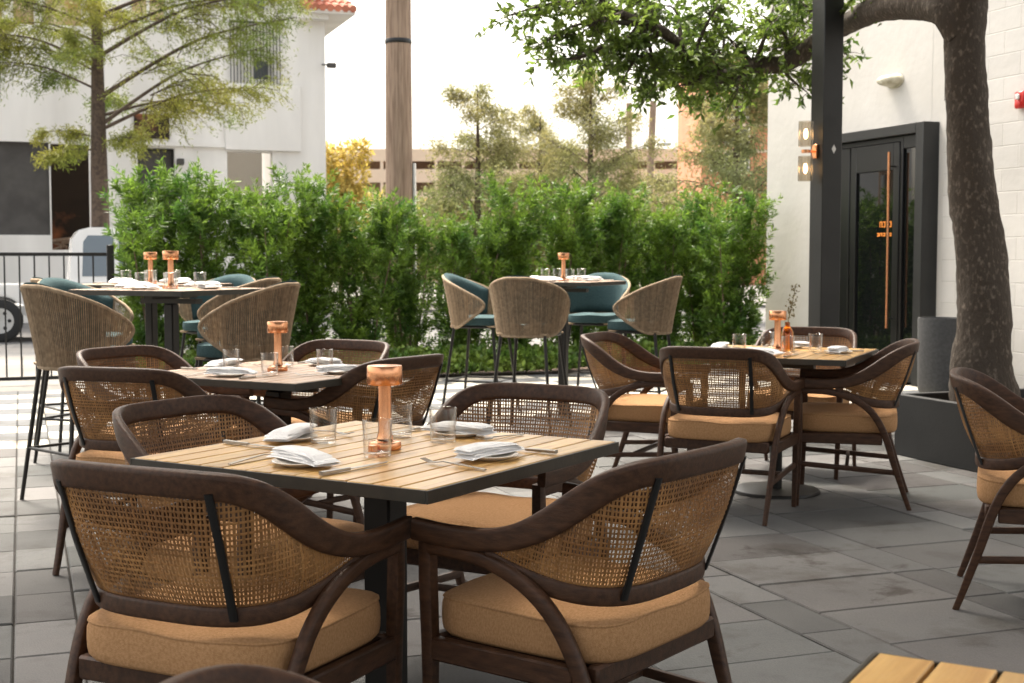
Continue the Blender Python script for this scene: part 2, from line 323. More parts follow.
# ---------------------------------------------------------------- leaf clouds
def leaves_mesh(name,pos,dirs,length,width,m,parent=None,droop=0,fold=.25,kind=None):
    """pos Nx3 base, dirs Nx3 axis; each leaf = two quads-free diamond of 2 tris folded"""
    n=len(pos); d=dirs/np.linalg.norm(dirs,axis=1,keepdims=True)
    r=rng.normal(size=(n,3)); s=np.cross(d,r); s/=np.linalg.norm(s,axis=1,keepdims=True)+1e-9; nn=np.cross(d,s)
    L=(length*rng.uniform(.7,1.25,n))[:,None]; W=(width*rng.uniform(.8,1.2,n))[:,None]
    p0=pos; p1=pos+d*L*.45+s*W*.5+nn*W*fold; p2=pos+d*L+nn*(-droop*L); p3=pos+d*L*.45-s*W*.5+nn*W*fold
    V=np.stack([p0,p1,p2,p3],1).reshape(-1,3)
    me=bpy.data.meshes.new(name); me.vertices.add(4*n); me.vertices.foreach_set('co',V.astype(np.float32).ravel())
    me.loops.add(6*n); idx=np.arange(n)[:,None]*4+np.array([0,1,2,0,2,3]); me.loops.foreach_set('vertex_index',idx.astype(np.int32).ravel())
    me.polygons.add(2*n); me.polygons.foreach_set('loop_start',(np.arange(2*n)*3).astype(np.int32)); me.polygons.foreach_set('loop_total',np.full(2*n,3,np.int32))
    me.materials.append(m); me.update(calc_edges=True); me.validate()
    o=bpy.data.objects.new(name,me); C.objects.link(o)
    if parent: o.parent=parent
    return o
def shoots(starts,dirs,lens,per,spread,bend=.15):
    """leaves along shoots"""
    P=[];D=[]
    for s0,d0,l in zip(starts,dirs,lens):
        t=rng.uniform(0.05,1,per)**.8
        b_=rng.normal(0,bend,3); pts=s0+np.outer(t*l,d0)+np.outer((t*l)**2,b_)
        rad=rng.normal(size=(per,3)); rad-=np.outer(rad@d0,d0); rad/=np.linalg.norm(rad,axis=1,keepdims=True)+1e-9
        P.append(pts); D.append(rad*spread+d0*(1-spread*.45)+rng.normal(0,.12,(per,3)))
    return np.concatenate(P),np.concatenate(D)
def hedge_proto(h,rad,seed,dens=1.0):
    t=empty('hedge_shrub')
    st=[];di=[];le=[]; stems=[]
    for k in range(6):
        a=rng.uniform(0,6.28); r=rng.uniform(.03,rad*.45); top=h*rng.uniform(.72,.98)
        x,y=r*math.cos(a),r*math.sin(a); lx,ly=x*1.7+rng.normal(0,.05),y*1.7+rng.normal(0,.05)
        stems.append((x*.4,y*.4,x,y,lx,ly,top))
        n=int(88*dens*top/2)
        for j in range(n):
            f=rng.uniform(.03,1)**.85; z=top*f
            px=x*.4+(lx-x*.4)*f; py=y*.4+(ly-y*.4)*f
            an=rng.uniform(0,6.28); env=rad*(.95-.6*max(0,f-.5)**1.2)*(.78+.42*math.sin(an*2+seed+z*3))
            rr=rng.uniform(.02,1)**.6*env*.65
            s0=np.array((px+math.cos(an)*rr*.5,py+math.sin(an)*rr*.5,z))
            d0=np.array((math.cos(an)*.75,math.sin(an)*.75,rng.uniform(.55,1.5))); d0/=np.linalg.norm(d0)
            st.append(s0); di.append(d0); le.append(rng.uniform(.14,.40))
    P,D=shoots(st,di,le,34,.8)
    keep=P[:,2]>.03; P=P[keep];D=D[keep]
    leaves_mesh('foliage',P,D,.075,.0165,M['leaf_hedge'],t)
    b=MB()
    for (ax,ay,x,y,lx,ly,top) in stems: b.tube([(ax,ay,0),(x,y,top*.45),(lx,ly,top*.93)],[.014,.010,.004],6)
    b.build('stem',M['bark_light'],t); return t
protos=[hedge_proto(2.05,.50,1),hedge_proto(2.2,.48,2.3),hedge_proto(1.95,.52,4.1),hedge_proto(2.1,.46,5.2)]
HL=[('leafy green podocarpus shrub at the left end of the hedge, over the black fence post','l'),
 ('hedge shrub behind the copper lamps of the left high tables',0),('hedge shrub directly behind the rope stools at left',0),
 ('upright hedge shrub standing between the white building corner and the left stools',0),
 ('hedge shrub at the foot of the white building corner',0),('hedge shrub at the foot of the wooden utility pole',0),
 ('hedge shrub just right of the wooden utility pole',0),('hedge shrub behind the leftmost stool of the middle high table',0),
 ('hedge shrub behind the copper lamp of the middle high table',0),('hedge shrub right of the middle high table lamp',0),
 ('hedge shrub behind the rightmost stool of the middle high table',0),('hedge shrub beside the bright gap before the wall',0),
 ('full bright green shrub ending the hedge against the white wall',0)]
us=[1.28,1.82,2.36,2.9,3.45,4.0,4.6,5.22,5.85,6.45,7.05,7.62,7.58]
hs=[1.08,1.05,1.02,1.02,.93,.90,.93,.97,1.0,1.0,.97,.92,.98]
for i,(u,sc) in enumerate(zip(us,hs)):
    p=protos[i%4]; o=p if i<4 else copy_tree(p)
    v=14.15+(.07 if i%2 else -.06)
    if i==12: v=13.45; sc=1.0
    x,y,_=AB(u,v); o.location=(x,y,-.01); o.rotation_euler=(0,0,i*1.9); o.scale=(sc,sc,sc*(.97+.06*((i*7)%3)/2))
    tag(o,HL[i][0],'shrub','podocarpus shrubs of the hedge')
# ground cover
def cover():
    n=2100; P=[];D=[]
    for i in range(n):
        u=rng.uniform(.9,8.0); v=13.62+rng.uniform(-.22,.28); hh=.30*rng.uniform(.35,1)*(1-.4*abs(v-13.62)/.3)
        x,y,_=AB(u,v)
        m=22; q=rng.normal(0,.06,(m,3))+np.array((x,y,0)); q[:,2]=rng.uniform(.02,hh,m)+.02
        P.append(q); d=rng.normal(0,.7,(m,3)); d[:,2]=abs(d[:,2])+.2; D.append(d)
    o=leaves_mesh('ground_cover',np.concatenate(P),np.concatenate(D),.065,.046,M['leaf_cover']); tag(o,'low bright green ground cover along the foot of the hedge','ground cover',kind='stuff')
cover()
# ---------------------------------------------------------------- right building
t=empty('white_building',AB(.065,0)); tag(t,'white painted masonry building with black framed door behind the oak','building')
def ABbox(b,u0,u1,v0,v1,z0,z1,c=0): return b.box(u0,u1,v0,v1,z0,z1,c,M4=MAB)
def uvbuild(b,name,m,parent):
    o=b.build(name,m,parent,smooth=False); me=o.data; uvl=me.uv_layers.new(name='UVMap'); inv=MAB.inverted()
    for p in me.polygons:
        for li in p.loop_indices:
            q=inv@me.vertices[me.loops[li].vertex_index].co
            nrm=(inv.to_3x3()@p.normal)
            uvl.data[li].uv=(q.y,q.z) if abs(nrm.x)>.5 else (q.x,q.z)
    return o
b=MB(); ABbox(b,8.26,16,3,10.66,-.3,5.6); uvbuild(b,'block_wall',M['block'],t)
b=MB(); ABbox(b,8.268,16,10.664,10.86,-.3,5.6); ABbox(b,8.268,16,12.40,13.9,-.3,5.6); ABbox(b,8.268,16,10.864,12.396,2.5,5.6); b.build('rendered_wall',M['render'],t,smooth=False)
b=MB(); ABbox(b,8.2565,8.2597,10.657,10.663,2.75,4.3); ABbox(b,8.2565,8.2597,10.649,10.6565,3.1,3.35);b.build('wall_crack',M['joint'],t,smooth=False)
b=MB(); ABbox(b,8.6,12,10.9,12.36,-.1,2.6); b.build('interior_wall',M['interior'],t,smooth=False)
# portal
b=MB(); ABbox(b,8.08,8.55,10.74,10.858,0,2.56,.004); ABbox(b,8.08,8.55,12.40,12.50,0,2.56,.004); ABbox(b,8.08,8.55,10.86,12.398,2.46,2.56,.004)
pf=b.build('door_frame',M['steel_post'],t)
# sidelight + door
b=MB(); 
for (v0,v1) in ((10.862,10.90),(11.13,11.17)): ABbox(b,8.14,8.20,v0,v1,.02,2.455,.004)
ABbox(b,8.14,8.20,10.902,11.128,2.33,2.455,.004); ABbox(b,8.14,8.20,10.902,11.128,.02,.28,.004)
sdl=b.build('sidelight',M['black_metal'],t); b=MB(); ABbox(b,8.165,8.175,10.904,11.126,.282,2.328); b.build('pane',M['dark_glass'],sdl,smooth=False)
b=MB()
for (v0,v1) in ((11.175,11.27),(11.90,12.0)): ABbox(b,8.13,8.19,v0,v1,.02,2.40,.004)
ABbox(b,8.13,8.19,11.272,11.898,2.13,2.40,.004); ABbox(b,8.13,8.19,11.272,11.898,.02,.30,.004)
ABbox(b,8.15,8.22,11.175,12.39,2.405,2.455,.003)
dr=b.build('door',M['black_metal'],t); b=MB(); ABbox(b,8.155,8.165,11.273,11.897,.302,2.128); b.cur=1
for r_,z in enumerate((1.56,1.47)):  # glowing amber bars on the pane stand in for a lit sign's reflection
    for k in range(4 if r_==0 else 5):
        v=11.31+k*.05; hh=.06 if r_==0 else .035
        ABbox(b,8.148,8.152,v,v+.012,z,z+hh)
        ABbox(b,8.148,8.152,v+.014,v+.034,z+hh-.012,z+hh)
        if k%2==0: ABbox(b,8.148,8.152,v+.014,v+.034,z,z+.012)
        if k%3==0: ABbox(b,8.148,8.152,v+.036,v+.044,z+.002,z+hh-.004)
b.build('pane',[M['dark_glass'],M['amber_sign_reflection']],dr,smooth=False)
b=MB(); b.tube([AB(8.055,11.235,.55),AB(8.055,11.235,2.30)],.015,12); 
h=b.build('handle',M['copper'],dr); b=MB()
for z in (.65,2.16): b.tube([AB(8.055,11.235,z),AB(8.14,11.235,z)],.008,8)
b.build('handle_mount',M['black_metal'],h)
b=MB(); ABbox(b,8.13,8.19,12.02,12.39,.02,2.40,.004); b.build('side_panel',M['black_metal'],t)
# threshold mat
# bulkhead lamp, fire alarm
bl=empty('wall_lamp',AB(8.326,11.45,3.035),ROT); tag(bl,'oval weathered bulkhead lamp on white wall above the door','wall lamp')
b=MB(); n=20; prof=[(1,0),(1,.02),(.93,.03)]
def dome(b,ry,rz,dep,steps=6,n=28,x0=0):
    vs=[];fs=[]
    for i in range(steps+1):
        a=i/steps*math.pi/2; k=math.cos(a)**.5; x=-x0-dep*math.sin(a)
        for j in range(n): th=2*math.pi*j/n; vs.append((x,math.cos(th)*ry*max(k,.02),math.sin(th)*rz*max(k,.02)))
    for i in range(steps):
        for j in range(n): fs.append((i*n+j,(i+1)*n+j,(i+1)*n+(j+1)%n,i*n+(j+1)%n))
    fs.append(tuple(steps*n+j for j in range(n))); fs.append(tuple(reversed(range(n)))); b.add(vs,fs)
dome(b,.135,.06,.15,x0=.02); b.build('lens',M['aged_lens'],bl); b=MB(); dome(b,.15,.075,.03); b.build('base',M['aged_lens'],bl)
fa=empty('fire_alarm',AB(8.322,9.59,2.64),ROT); tag(fa,'red fire alarm strobe on white block wall right of tree','fire alarm')
b=MB().box(-.05,-.001,-.06,.06,-.075,.075,.012); b.build('housing',M['red'],fa)
b=MB().box(-.075,-.051,-.022,.022,.0,.05,.008); b.build('strobe',M['white_plastic'],fa)
b=MB().lathe([(.035,0),(.035,.012),(.02,.018)],M4=Matrix.Translation((-.051,0,-.04))@Matrix.Rotation(-math.pi/2,4,'Y')); b.build('sounder',M['red'],fa)
# ---------------------------------------------------------------- pergola
pg=empty('pergola'); tag(pg,'black steel pergola with a tall post in front of the door and an added slatted roof out of view','pergola')
PU,PV=AB(0,0)[0],0
pu=CX*2.29+SX*9.8; pv=-SX*2.29+CX*9.8
b=MB(); ABbox(b,pu-.082,pu+.082,pv-.082,pv+.082,0,3.36,.005); post=b.build('post',M['steel_post'],pg)
b=MB(); ABbox(b,pu-.11,pu+.11,pv-.11,pv+.11,.0,.012,.003); b.build('foot_plate',M['steel_post'],post)
dz=2.05; c=AB(pu+.02,pv-.0825,2.035); 
b=MB(); vs=[AB(pu+.01+dx,pv-.0845,2.035+dz_) for dx,dz_ in ((0,-.032),(.018,0),(0,.032),(-.018,0))]; vs2=[AB(pu+.01+dx,pv-.0822,2.035+dz_) for dx,dz_ in ((0,-.032),(.018,0),(0,.032),(-.018,0))]
b.add(vs+vs2,[(0,1,2,3),(0,4,5,1),(1,5,6,2),(2,6,7,3),(3,7,4,0)]); b.build('diamond_mark',M['white_plastic'],post,smooth=False)
b=MB(); ABbox(b,-3,pu+.082,pv-.08,pv+.08,3.364,3.60,.005); b.build('beam',M['steel_post'],pg)
b=MB(); ABbox(b,pu-.08,pu+.08,-3,pv-.084,3.364,3.60,.005); b.build('beam',M['steel_post'],pg)
b=MB(); ABbox(b,-2.9,-2.74,-3,pv-.084,3.364,3.60,.005); b.build('beam',M['steel_post'],pg)
b=MB(); ABbox(b,-2.9,-2.74,pv-.08,pv+.08,3.604,3.61);
for k in range(30):
    v=-2.9+k*.36
    if v<pv-.3: ABbox(b,-2.72,pu-.1,v,v+.21,3.40,3.56,.003)
b.build('shade_louvre',M['steel_post'],pg)  # roof slats out of view, added and widened to shade the patio
# sconce
sc=empty('wall_sconce',AB(pu-.0835,pv+.0,2.02),ROT); tag(sc,'twin glass lit sconce with copper bracket on the black post','sconce')
b=MB().box(-.02,0,-.03,.03,-.05,.05,.004); b.tube([(-.02,0,0),(-.075,0,0)],.01,8); b.lathe([(.03,-.012),(.03,.012)],-.09,0,20); b.build('bracket',M['copper'],sc)
for zz in (.125,-.125):
    sgn=1 if zz>0 else -1
    b=MB(); N=40; vs=[];fs=[]
    for (rr,z) in ((.050,-.09),(.050,.09),(.044,.09),(.044,-.09)):
        for k in range(N):
            a=2*math.pi*k/N; r2=rr+(.0035 if k%2 else -.0015)*(1 if rr>.045 else 0); vs.append((-.09+r2*math.cos(a),r2*math.sin(a),zz+z))
    for i in range(4):
        for k in range(N): fs.append((i*N+k,i*N+(k+1)%N,((i+1)%4)*N+(k+1)%N,((i+1)%4)*N+k))
    b.add(vs,fs); g=b.build('glass_shade',M['sconce_glass'],sc)
    b=MB().lathe([(.004,-.035),(.013,-.02),(.015,.01),(.008,.035)],-.09,0,14); q=b.build('bulb',M['bulb'],sc); q.location=(0,0,zz)
# ---------------------------------------------------------------- chairs
def side_pts(half,n):
    """half path centre->right end, mirrored to full U (left end -> right end)"""
    L=[(-x,y,z) for x,y,z in reversed(half[1:])]+list(half)
    return resample(L,n)
TOP=[(0,-.352,.802),(.10,-.350,.802),(.175,-.338,.80),(.228,-.308,.792),(.262,-.262,.770),(.280,-.205,.732),(.290,-.145,.690),(.296,-.08,.655),(.300,-.01,.632),(.302,.07,.622),(.302,.16,.622),(.302,.24,.626)]
LOW=[(0,-.262,.515),(.10,-.258,.515),(.17,-.240,.516),(.218,-.205,.519),(.248,-.155,.526),(.266,-.09,.540),(.279,-.02,.562),(.289,.04,.59)]
def dining_chair(name):
    t=empty(name)
    # top rail
    P=side_pts(TOP,90); up=[]; prof=[]
    for i,p in enumerate(P):
        T_=P[min(i+1,89)]-P[max(i-1,0)]; T_/=np.linalg.norm(T_)
        out=np.array((T_[1],-T_[0],0)); out/=np.linalg.norm(out)+1e-9
        lean=max(0,min(1,(p[2]-.62)/.18)); out=out+np.array((0,0,-.18*lean)) ; up.append(out)
        prof.append((.026,.05+.014*math.sin(min(1,max(0,(p[2]-.62)/.18))*math.pi)+.006*lean))
    MB().tube(P,.01,12,prof=prof,up=up).build('top_rail',M['walnut'],t,angle=60)
    Q=side_pts(LOW,70); up=[]
    for i,p in enumerate(Q):
        T_=Q[min(i+1,69)]-Q[max(i-1,0)]; out=np.array((T_[1],-T_[0],0)); up.append(out/np.linalg.norm(out))
    MB().tube(Q,.01,12,prof=(.024,.042),up=up).build('lower_rail',M['walnut'],t,angle=60)
    # cane
    half=TOP[:10]; n=134
    A_=side_pts([(x*.985,y+.0*y,z-.02) for x,y,z in TOP[:9]]+[(.296,.045,.608)],n); B_=side_pts([(x,y,z+.012) for x,y,z in LOW],n)
    H=np.linalg.norm(A_-B_,axis=1); pit=.0122; b=MB(); w_=.0025
    nrm=[]
    for i in range(n):
        T_=B_[min(i+1,n-1)]-B_[max(i-1,0)]; o=np.cross(T_,A_[i]-B_[i]); nrm.append(o/np.linalg.norm(o))
    W=np.linalg.norm(np.diff(B_,axis=0),axis=1).mean()
    cols=range(0,n,1)
    def pt(i,h): 
        bul=.012*math.sin(math.pi*min(1,h/H[i]))*(1 if H[i]>.15 else .3)
        return B_[i]+(A_[i]-B_[i])*(h/H[i])+nrm[i]*bul
    for i in cols:
        if H[i]<.01: continue
        m=max(2,int(H[i]/pit)+1); vs=[];fs=[]
        Td=B_[min(i+1,n-1)]-B_[max(i-1,0)]; Td/=np.linalg.norm(Td)
        for k in range(m+1):
            h=min(k*pit,H[i]); off=nrm[i]*(.0013 if (k+i)%2 else -.0013); c_=pt(i,h)+off; wd=w_*(1.25 if i%2 else .8)
            vs+=[c_-Td*wd,c_+nrm[i]*.0012,c_+Td*wd]
        for k in range(m): fs+=[(3*k,3*k+1,3*k+4,3*k+3),(3*k+1,3*k+2,3*k+5,3*k+4)]
        b.add(vs,fs)
    k=0
    while k*pit<H.max():
        h=k*pit; run=[i for i in range(n) if H[i]>=h]; 
        segs=[];cur=[]
        for i in run:
            if cur and i!=cur[-1]+1: segs.append(cur);cur=[]
            cur.append(i)
        segs.append(cur)
        for sg in segs:
            if len(sg)<2: continue
            vs=[];fs=[]
            for i in sg:
                U=(A_[i]-B_[i])/H[i]; off=nrm[i]*(-.0013 if (k+i)%2 else .0013); c_=pt(i,h)+off; wd=w_*(1.2 if k%2 else .85)
                vs+=[c_-U*wd,c_+nrm[i]*.0012,c_+U*wd]
            for q in range(len(sg)-1): fs+=[(3*q,3*q+1,3*q+4,3*q+3),(3*q+1,3*q+2,3*q+5,3*q+4)]
            b.add(vs,fs)
        k+=1
    b.build('cane_back',M['cane'],t,angle=180)
    # black straps
    for s in (-1,1):
        p0=Vector((s*.190,-.330,.785)); p1=Vector((s*.180,-.243,.515)); MB().tube([p0+Vector((s*.004,-.012,0)),(p0+p1)/2+Vector((s*.006,-.012,0)),p1+Vector((s*.0,-.006,-.005))],.01,8,prof=(.008,.018),up=[(s*.3,-1,0)]*3).build('back_strap',M['black_metal'],t)
    for s in (-1,1):
        MB().tube([(s*.282,.218,.604),(s*.282,.216,.50),(s*.278,.214,.36),(s*.268,.222,.0)],.02,10,prof=[(.032,.036),(.034,.038),(.032,.036),(.022,.024)],up=[(1,0,0)]*4).build('front_leg',M['walnut'],t)
        path=resample([(s*.283,.232,.583),(s*.287,.17,.586),(s*.291,.08,.583),(s*.294,0,.568),(s*.294,-.07,.538),(s*.292,-.13,.492),(s*.288,-.175,.43),(s*.283,-.21,.35),(s*.277,-.25,.22),(s*.270,-.30,.07),(s*.268,-.325,0)],34)
        pr=[(.027,.034)]*22+[(.027-.0006*k,.034-.001*k) for k in range(12)]
        MB().tube(path,.01,10,prof=pr,up=[(1,0,0)]*34).build('arm_arch',M['walnut'],t,angle=60)
    b=MB()
    b.box(-.262,.262,.195,.225,.325,.378,.006); b.box(-.258,.258,-.235,-.205,.325,.378,.006)
    for s in (-1,1): b.box(min(s*.264,s*.292),max(s*.264,s*.292),-.19,.205,.322,.376,.005)
    b.box(-.25,.25,-.2,.19,.355,.372)
    b.build('seat_frame',M['walnut'],t)
    for s in (-1,1): MB().tube([(s*.272,-.262,.185),(s*.272,.215,.215)],.01,8,prof=(.018,.026),up=[(1,0,0)]*2).build('stretcher',M['walnut'],t)
    MB().tube([(-.268,-.02,.20),(.268,-.02,.20)],.01,8,prof=(.018,.024),up=[(0,1,0)]*2).build('stretcher',M['walnut'],t)
    # cushion
    b=MB(); cushion(b,.272,.252,-.012,.377,.098,e=5.5,dome=.010); b.build('seat_cushion',M['tan_fabric'],t,angle=70)
    return t
def cushion(b,rx,ry,cy,z0,th,n=64,e=3.6,dome=.012):
    rings=[(.965,0),(.990,.010),(1,.028),(1.003,.05),(1,.080),(.990,.0915),(.988,.094),(.996,.096),(.997,.099),(.986,.1015),(.972,.1012),(.955,.1045),(.93,.108),(.8,.110),(.6,.111),(.35,.112),(.1,.1125)]
    vs=[];fs=[]
    for (k,z) in rings:
        for i in range(n):
            a=2*math.pi*i/n; c_,s_=math.cos(a),math.sin(a); r=(abs(c_)**e+abs(s_)**e)**(-1/e)
            x=c_*r*rx*k; y=s_*r*ry*k
            if y<0: x*=1-.06*(-y/ry)**2
            zz=z0+z/.1125*th
            if z>.108: zz+=dome*(1-k*k)
            zz+=.003*math.sin(x*23+y*11)*(1 if z>.09 else 0)
            vs.append((x,y+cy,zz))
    for i in range(len(rings)-1):
        for k in range(n): fs.append((i*n+k,i*n+(k+1)%n,(i+1)*n+(k+1)%n,(i+1)*n+k))
    fs.append(tuple(reversed(range(n)))); fs.append(tuple((len(rings)-1)*n+k for k in range(n))); b.add(vs,fs)
def bar_chair(name):
    t=empty(name)
    n=107; phm=R(112)
    def top(ph): 
        a=min(1,abs(ph)/phm); t0=1.105-.17*max(0,(a-.12)/.88)**1.35; b0=.695+.12*max(0,(a-.5)/.5)**1.4; m_=(t0+b0)/2
        return m_+(t0-m_)*math.sqrt(max(0,1-a**9))
    def bot(ph):
        a=min(1,abs(ph)/phm); t0=1.105-.17*max(0,(a-.12)/.88)**1.35; b0=.695+.12*max(0,(a-.5)/.5)**1.4; m_=(t0+b0)/2
        return m_-(m_-b0)*math.sqrt(max(0,1-a**9))
    def P(ph,z,ins=0):
        k=(z-.695)/.41; rx=.238+.066*max(0,k)**.9-ins; ry=.222+.078*k-ins
        return Vector((math.sin(ph)*rx,-math.cos(ph)*ry+(.0 if abs(ph)<R(90) else (abs(ph)-R(90))*.10),z))
    phs=[-phm+2*phm*i/(n-1) for i in range(n)]
    b=MB()
    for j,ph in enumerate(phs[2:-2]):
        z0,z1=bot(ph),top(ph)
        if z1-z0<.015: continue
        for ins,dph in ((0,0),(.014,R(1.1))):
            pts=[]
            for k in range(6):
                f=k/5; zz=z0+(z1-z0)*f; pts.append(P(ph+dph*(1+f),zz,ins+.004*math.sin(f*math.pi)))
            b.tube(pts,.0034,5,cap=False)
    b.build('rope_shell',M['rope'],t,angle=80)
    ph2=[-phm*math.cos(math.pi*i/70) for i in range(71)]; rim=[P(ph,top(ph),.006) for ph in ph2[:-1]]+[P(ph,bot(ph),.006) for ph in reversed(ph2[1:])]
    MB().tube(rim,.0115,8,closed=True).build('rim',M['rope'],t,angle=80)
    # seat cushion, back cushion
    b=MB(); cushion(b,.215,.222,.022,.715,.07,e=2.7,dome=.006); b.build('seat_cushion',M['teal_fabric'],t,angle=70)
    b=MB(); m=36; vs=[];fs=[]; rows=12
    for side in (0,1):
        for r_ in range(rows+1):
            for i in range(m+1):
                ph=R(-84)+R(168)*i/m; f=r_/rows; ed=min(1,min(i,m-i)/3,min(r_,rows-r_)/2); ed=math.sqrt(max(0,ed))
                zt=top(ph)+.022*max(0,1-abs(ph)/R(84)*1.1); z=.785+(zt-.785)*f
                th=.012+.038*ed if side else .014
                vs.append(P(ph,z,th+(.004 if side else 0)))
    W=m+1; off=(rows+1)*W
    for s_ in (0,1):
        for r_ in range(rows):
            for i in range(m):
                q=[s_*off+r_*W+i,s_*off+r_*W+i+1,s_*off+(r_+1)*W+i+1,s_*off+(r_+1)*W+i]; fs.append(tuple(q if s_==0 else reversed(q)))
    edge=[r_*W for r_ in range(rows)]+[rows*W+i for i in range(m)]+[r_*W+m for r_ in range(rows,0,-1)]+[i for i in range(m,0,-1)]
    for k in range(len(edge)): a,c_=edge[k],edge[(k+1)%len(edge)]; fs.append((a,c_,c_+off,a+off))
    b.add(vs,fs); b.build('back_cushion',M['teal_fabric'],t,angle=70)
    b=MB(); ring=[]
    for i in range(40):
        a=2*math.pi*i/40; c_,s_=math.cos(a),math.sin(a); r=(abs(c_)**3+abs(s_)**3)**(-1/3); ring.append((c_*r*.20,s_*r*.20+.01,.702))
    b.tube(ring,.011,8,closed=True); b.build('seat_frame',M['bronze_metal'],t)
    b=MB(); b.box(-.19,.19,-.18,.2,.700,.715,.004); b.build('seat_pan',M['rope'],t)
    F={}
    for sx in (-1,1):
        for sy in (-1,1):
            top_=Vector((sx*.165,sy*.165+.01,.70)); ft=Vector((sx*.235,sy*.245+.01,0)); F[(sx,sy)]=(top_,ft)
            MB().tube([top_,ft],[.0125,.0105],8).build('leg',M['bronze_metal'],t)
    fr=[]
    for k in ((-1,-1),(1,-1),(1,1),(-1,1)): a,c_=F[k]; fr.append(c_+(a-c_)*(.27/.70))
    MB().tube(fr+[fr[0]],.008,8).build('footrest',M['bronze_metal'],t)
    return t
def place(proto,used,x,y,deg,label,cat,group):
    o=proto if not used else copy_tree(proto)
    o.location=(x,y,0); o.rotation_euler=(0,0,R(deg-90)); tag(o,label,cat,group); return o
DC=dining_chair('dining_chair')
dcs=[(-.615,2.965,64,'walnut cane-back armchair nearest at left, its curved back towards us'),
 (.15,3.125,143,'walnut cane-back armchair at the near right side of the foreground table, back turned to us'),
 (-.715,3.73,-32,'dark cane armchair on the far left side of the foreground table, facing right'),
 (-.065,4.08,241,'cane armchair on the far side of the foreground table, facing us'),
 (-1.44,5.41,72,'orange-lit cane armchair left of the second dining table, behind the leftmost near chair'),
 (-1.58,6.08,-32,'cane armchair at the far left corner of the second dining table, only its top showing'),
 (-.98,6.5,241,'cane armchair on the far side of the second dining table before the hedge'),
 (-.70,5.87,146,'cane armchair on the right side of the second dining table with a black back strap'),
 (.77,7.31,-24,'cane armchair left of the table by the door, facing right in profile'),
 (1.077,6.56,64,'cane armchair in front of the table by the door, back turned squarely to us'),
 (1.72,6.88,165,'cane armchair on the right side of the table by the door, facing left in profile'),
 (1.68,7.79,245,'cane armchair behind the table by the door, between the vase and the doorway'),
 (-.01,1.095,-8,'wooden chair back edge cut off at the bottom of the picture'),
 (1.97,4.81,-20,'cane armchair cut off by the right edge, in front of the tree planter')]
for i,(x,y,a,l) in enumerate(dcs): place(DC,i>0,x,y,a,l,'armchair','walnut cane armchairs')
BC=bar_chair('bar_stool')
bcs=[(-2.2,6.85,48,'woven rope bar stool nearest at left with its back to us'),
 (-1.46,7.28,163,'rope bar stool right of the near left high table, its tip pointing left'),
 (-2.60,8.2,-22,'rope bar stool half hidden on the far left of the near high table'),
 (-2.85,8.8,38,'rope bar stool with pale sunlit rim behind the nearest stool at left'),
 (-1.85,8.95,160,'rope bar stool behind the right stool of the left high tables'),
 (-2.2,9.95,248,'rope bar stool facing us at the far end of the left high tables'),
 (.13,9.62,70,'rope bar stool with its woven back squarely to us at the middle high table'),
 (-.26,10.75,-20,'rope bar stool at the left of the middle high table showing its teal inside'),
 (.70,11.2,250,'rope bar stool behind the middle high table with broad teal back cushion'),
 (.97,10.0,157,'rope bar stool at the right of the middle high table, arm tip pointing left')]
for i,(x,y,a,l) in enumerate(bcs): place(BC,i>0,x,y,a,l,'bar stool','woven rope bar stools')
# ---------------------------------------------------------------- tables
def table(x,y,deg,size,h,mt,label,nsl=12,square=True):
    t=empty('dining_table' if h<.9 else 'bar_table',(x,y,0),R(deg)); tag(t,label,'table','slatted teak tables')
    s=size/2; pit=(size-.012)/nsl; b=MB()
    for k in range(nsl):
        y0=-s+.006+k*pit; b.box(-s+.007,s-.007,y0+.003,y0+pit-.003,h-.021,h+rng.normal(0,.0003),.0018)
    b.build('tabletop',mt,t)
    b=MB(); e=.006; z0,z1=h-.031,h-.0015
    b.box(-s,s,-s,-s+e,z0,z1,.001); b.box(-s,s,s-e,s,z0,z1,.001); b.box(-s,-s+e,-s+e+.0003,s-e-.0003,z0,z1,.001); b.box(s-e,s,-s+e+.0003,s-e-.0003,z0,z1,.001)
    b.box(-s+.008,s-.008,-s+.008,s-.008,h-.030,h-.0235); b.box(-.2,.2,-.03,.03,h-.056,h-.0305); b.box(-.03,.03,-.2,.2,h-.085,h-.0565)
    b.build('frame',M['table_frame'],t,smooth=False)
    b=MB()
    if square: q=.042 if h<.9 else .032; b.box(-q,q,-q,q,.02,h-.0855,.006)
    else: b.lathe([(.033,.02),(.033,h-.0855)])
    b.build('pedestal',M['bronze_metal'],t)
    b=MB(); b.lathe([(.0,.022),(.20,.020),(.228,.016),(.234,.008),(.234,.0)],n=48,cap=False); b.lathe([(.234,.0),(0,.0)],n=48,cap=False); b.build('base',M['bronze_metal'],t); return t
TB=[(-.329,3.436,58.6,.90,.75,M['teak'],'slatted teak table in the foreground laid with napkins and a copper lamp',True,'the foreground table'),
 (-1.03,5.86,61,.90,.75,M['teak_grey'],'second slatted dining table at left with copper lamp behind the foreground table',True,'the second dining table at left'),
 (1.41,7.08,65,.90,.75,M['teak'],'dining table by the door with amber vase on a round black foot',False,'the table by the door'),
 (.62,1.04,60,.90,.75,M['teak'],'corner of a teak slat table cut off at the bottom right',True,None),
 (-1.97,7.72,65,.80,1.07,M['teak_grey'],'near one of the two high tables at left on a dark square post',True,'the near left high table'),
 (-2.5,9.25,65,.80,1.07,M['teak_grey'],'rear one of the two high tables at left, behind the lamp',True,'the rear left high table'),
 (.40,10.4,65,.76,1.07,M['teak_grey'],'high table in the middle before the hedge among four rope stools',True,'the middle high table')]
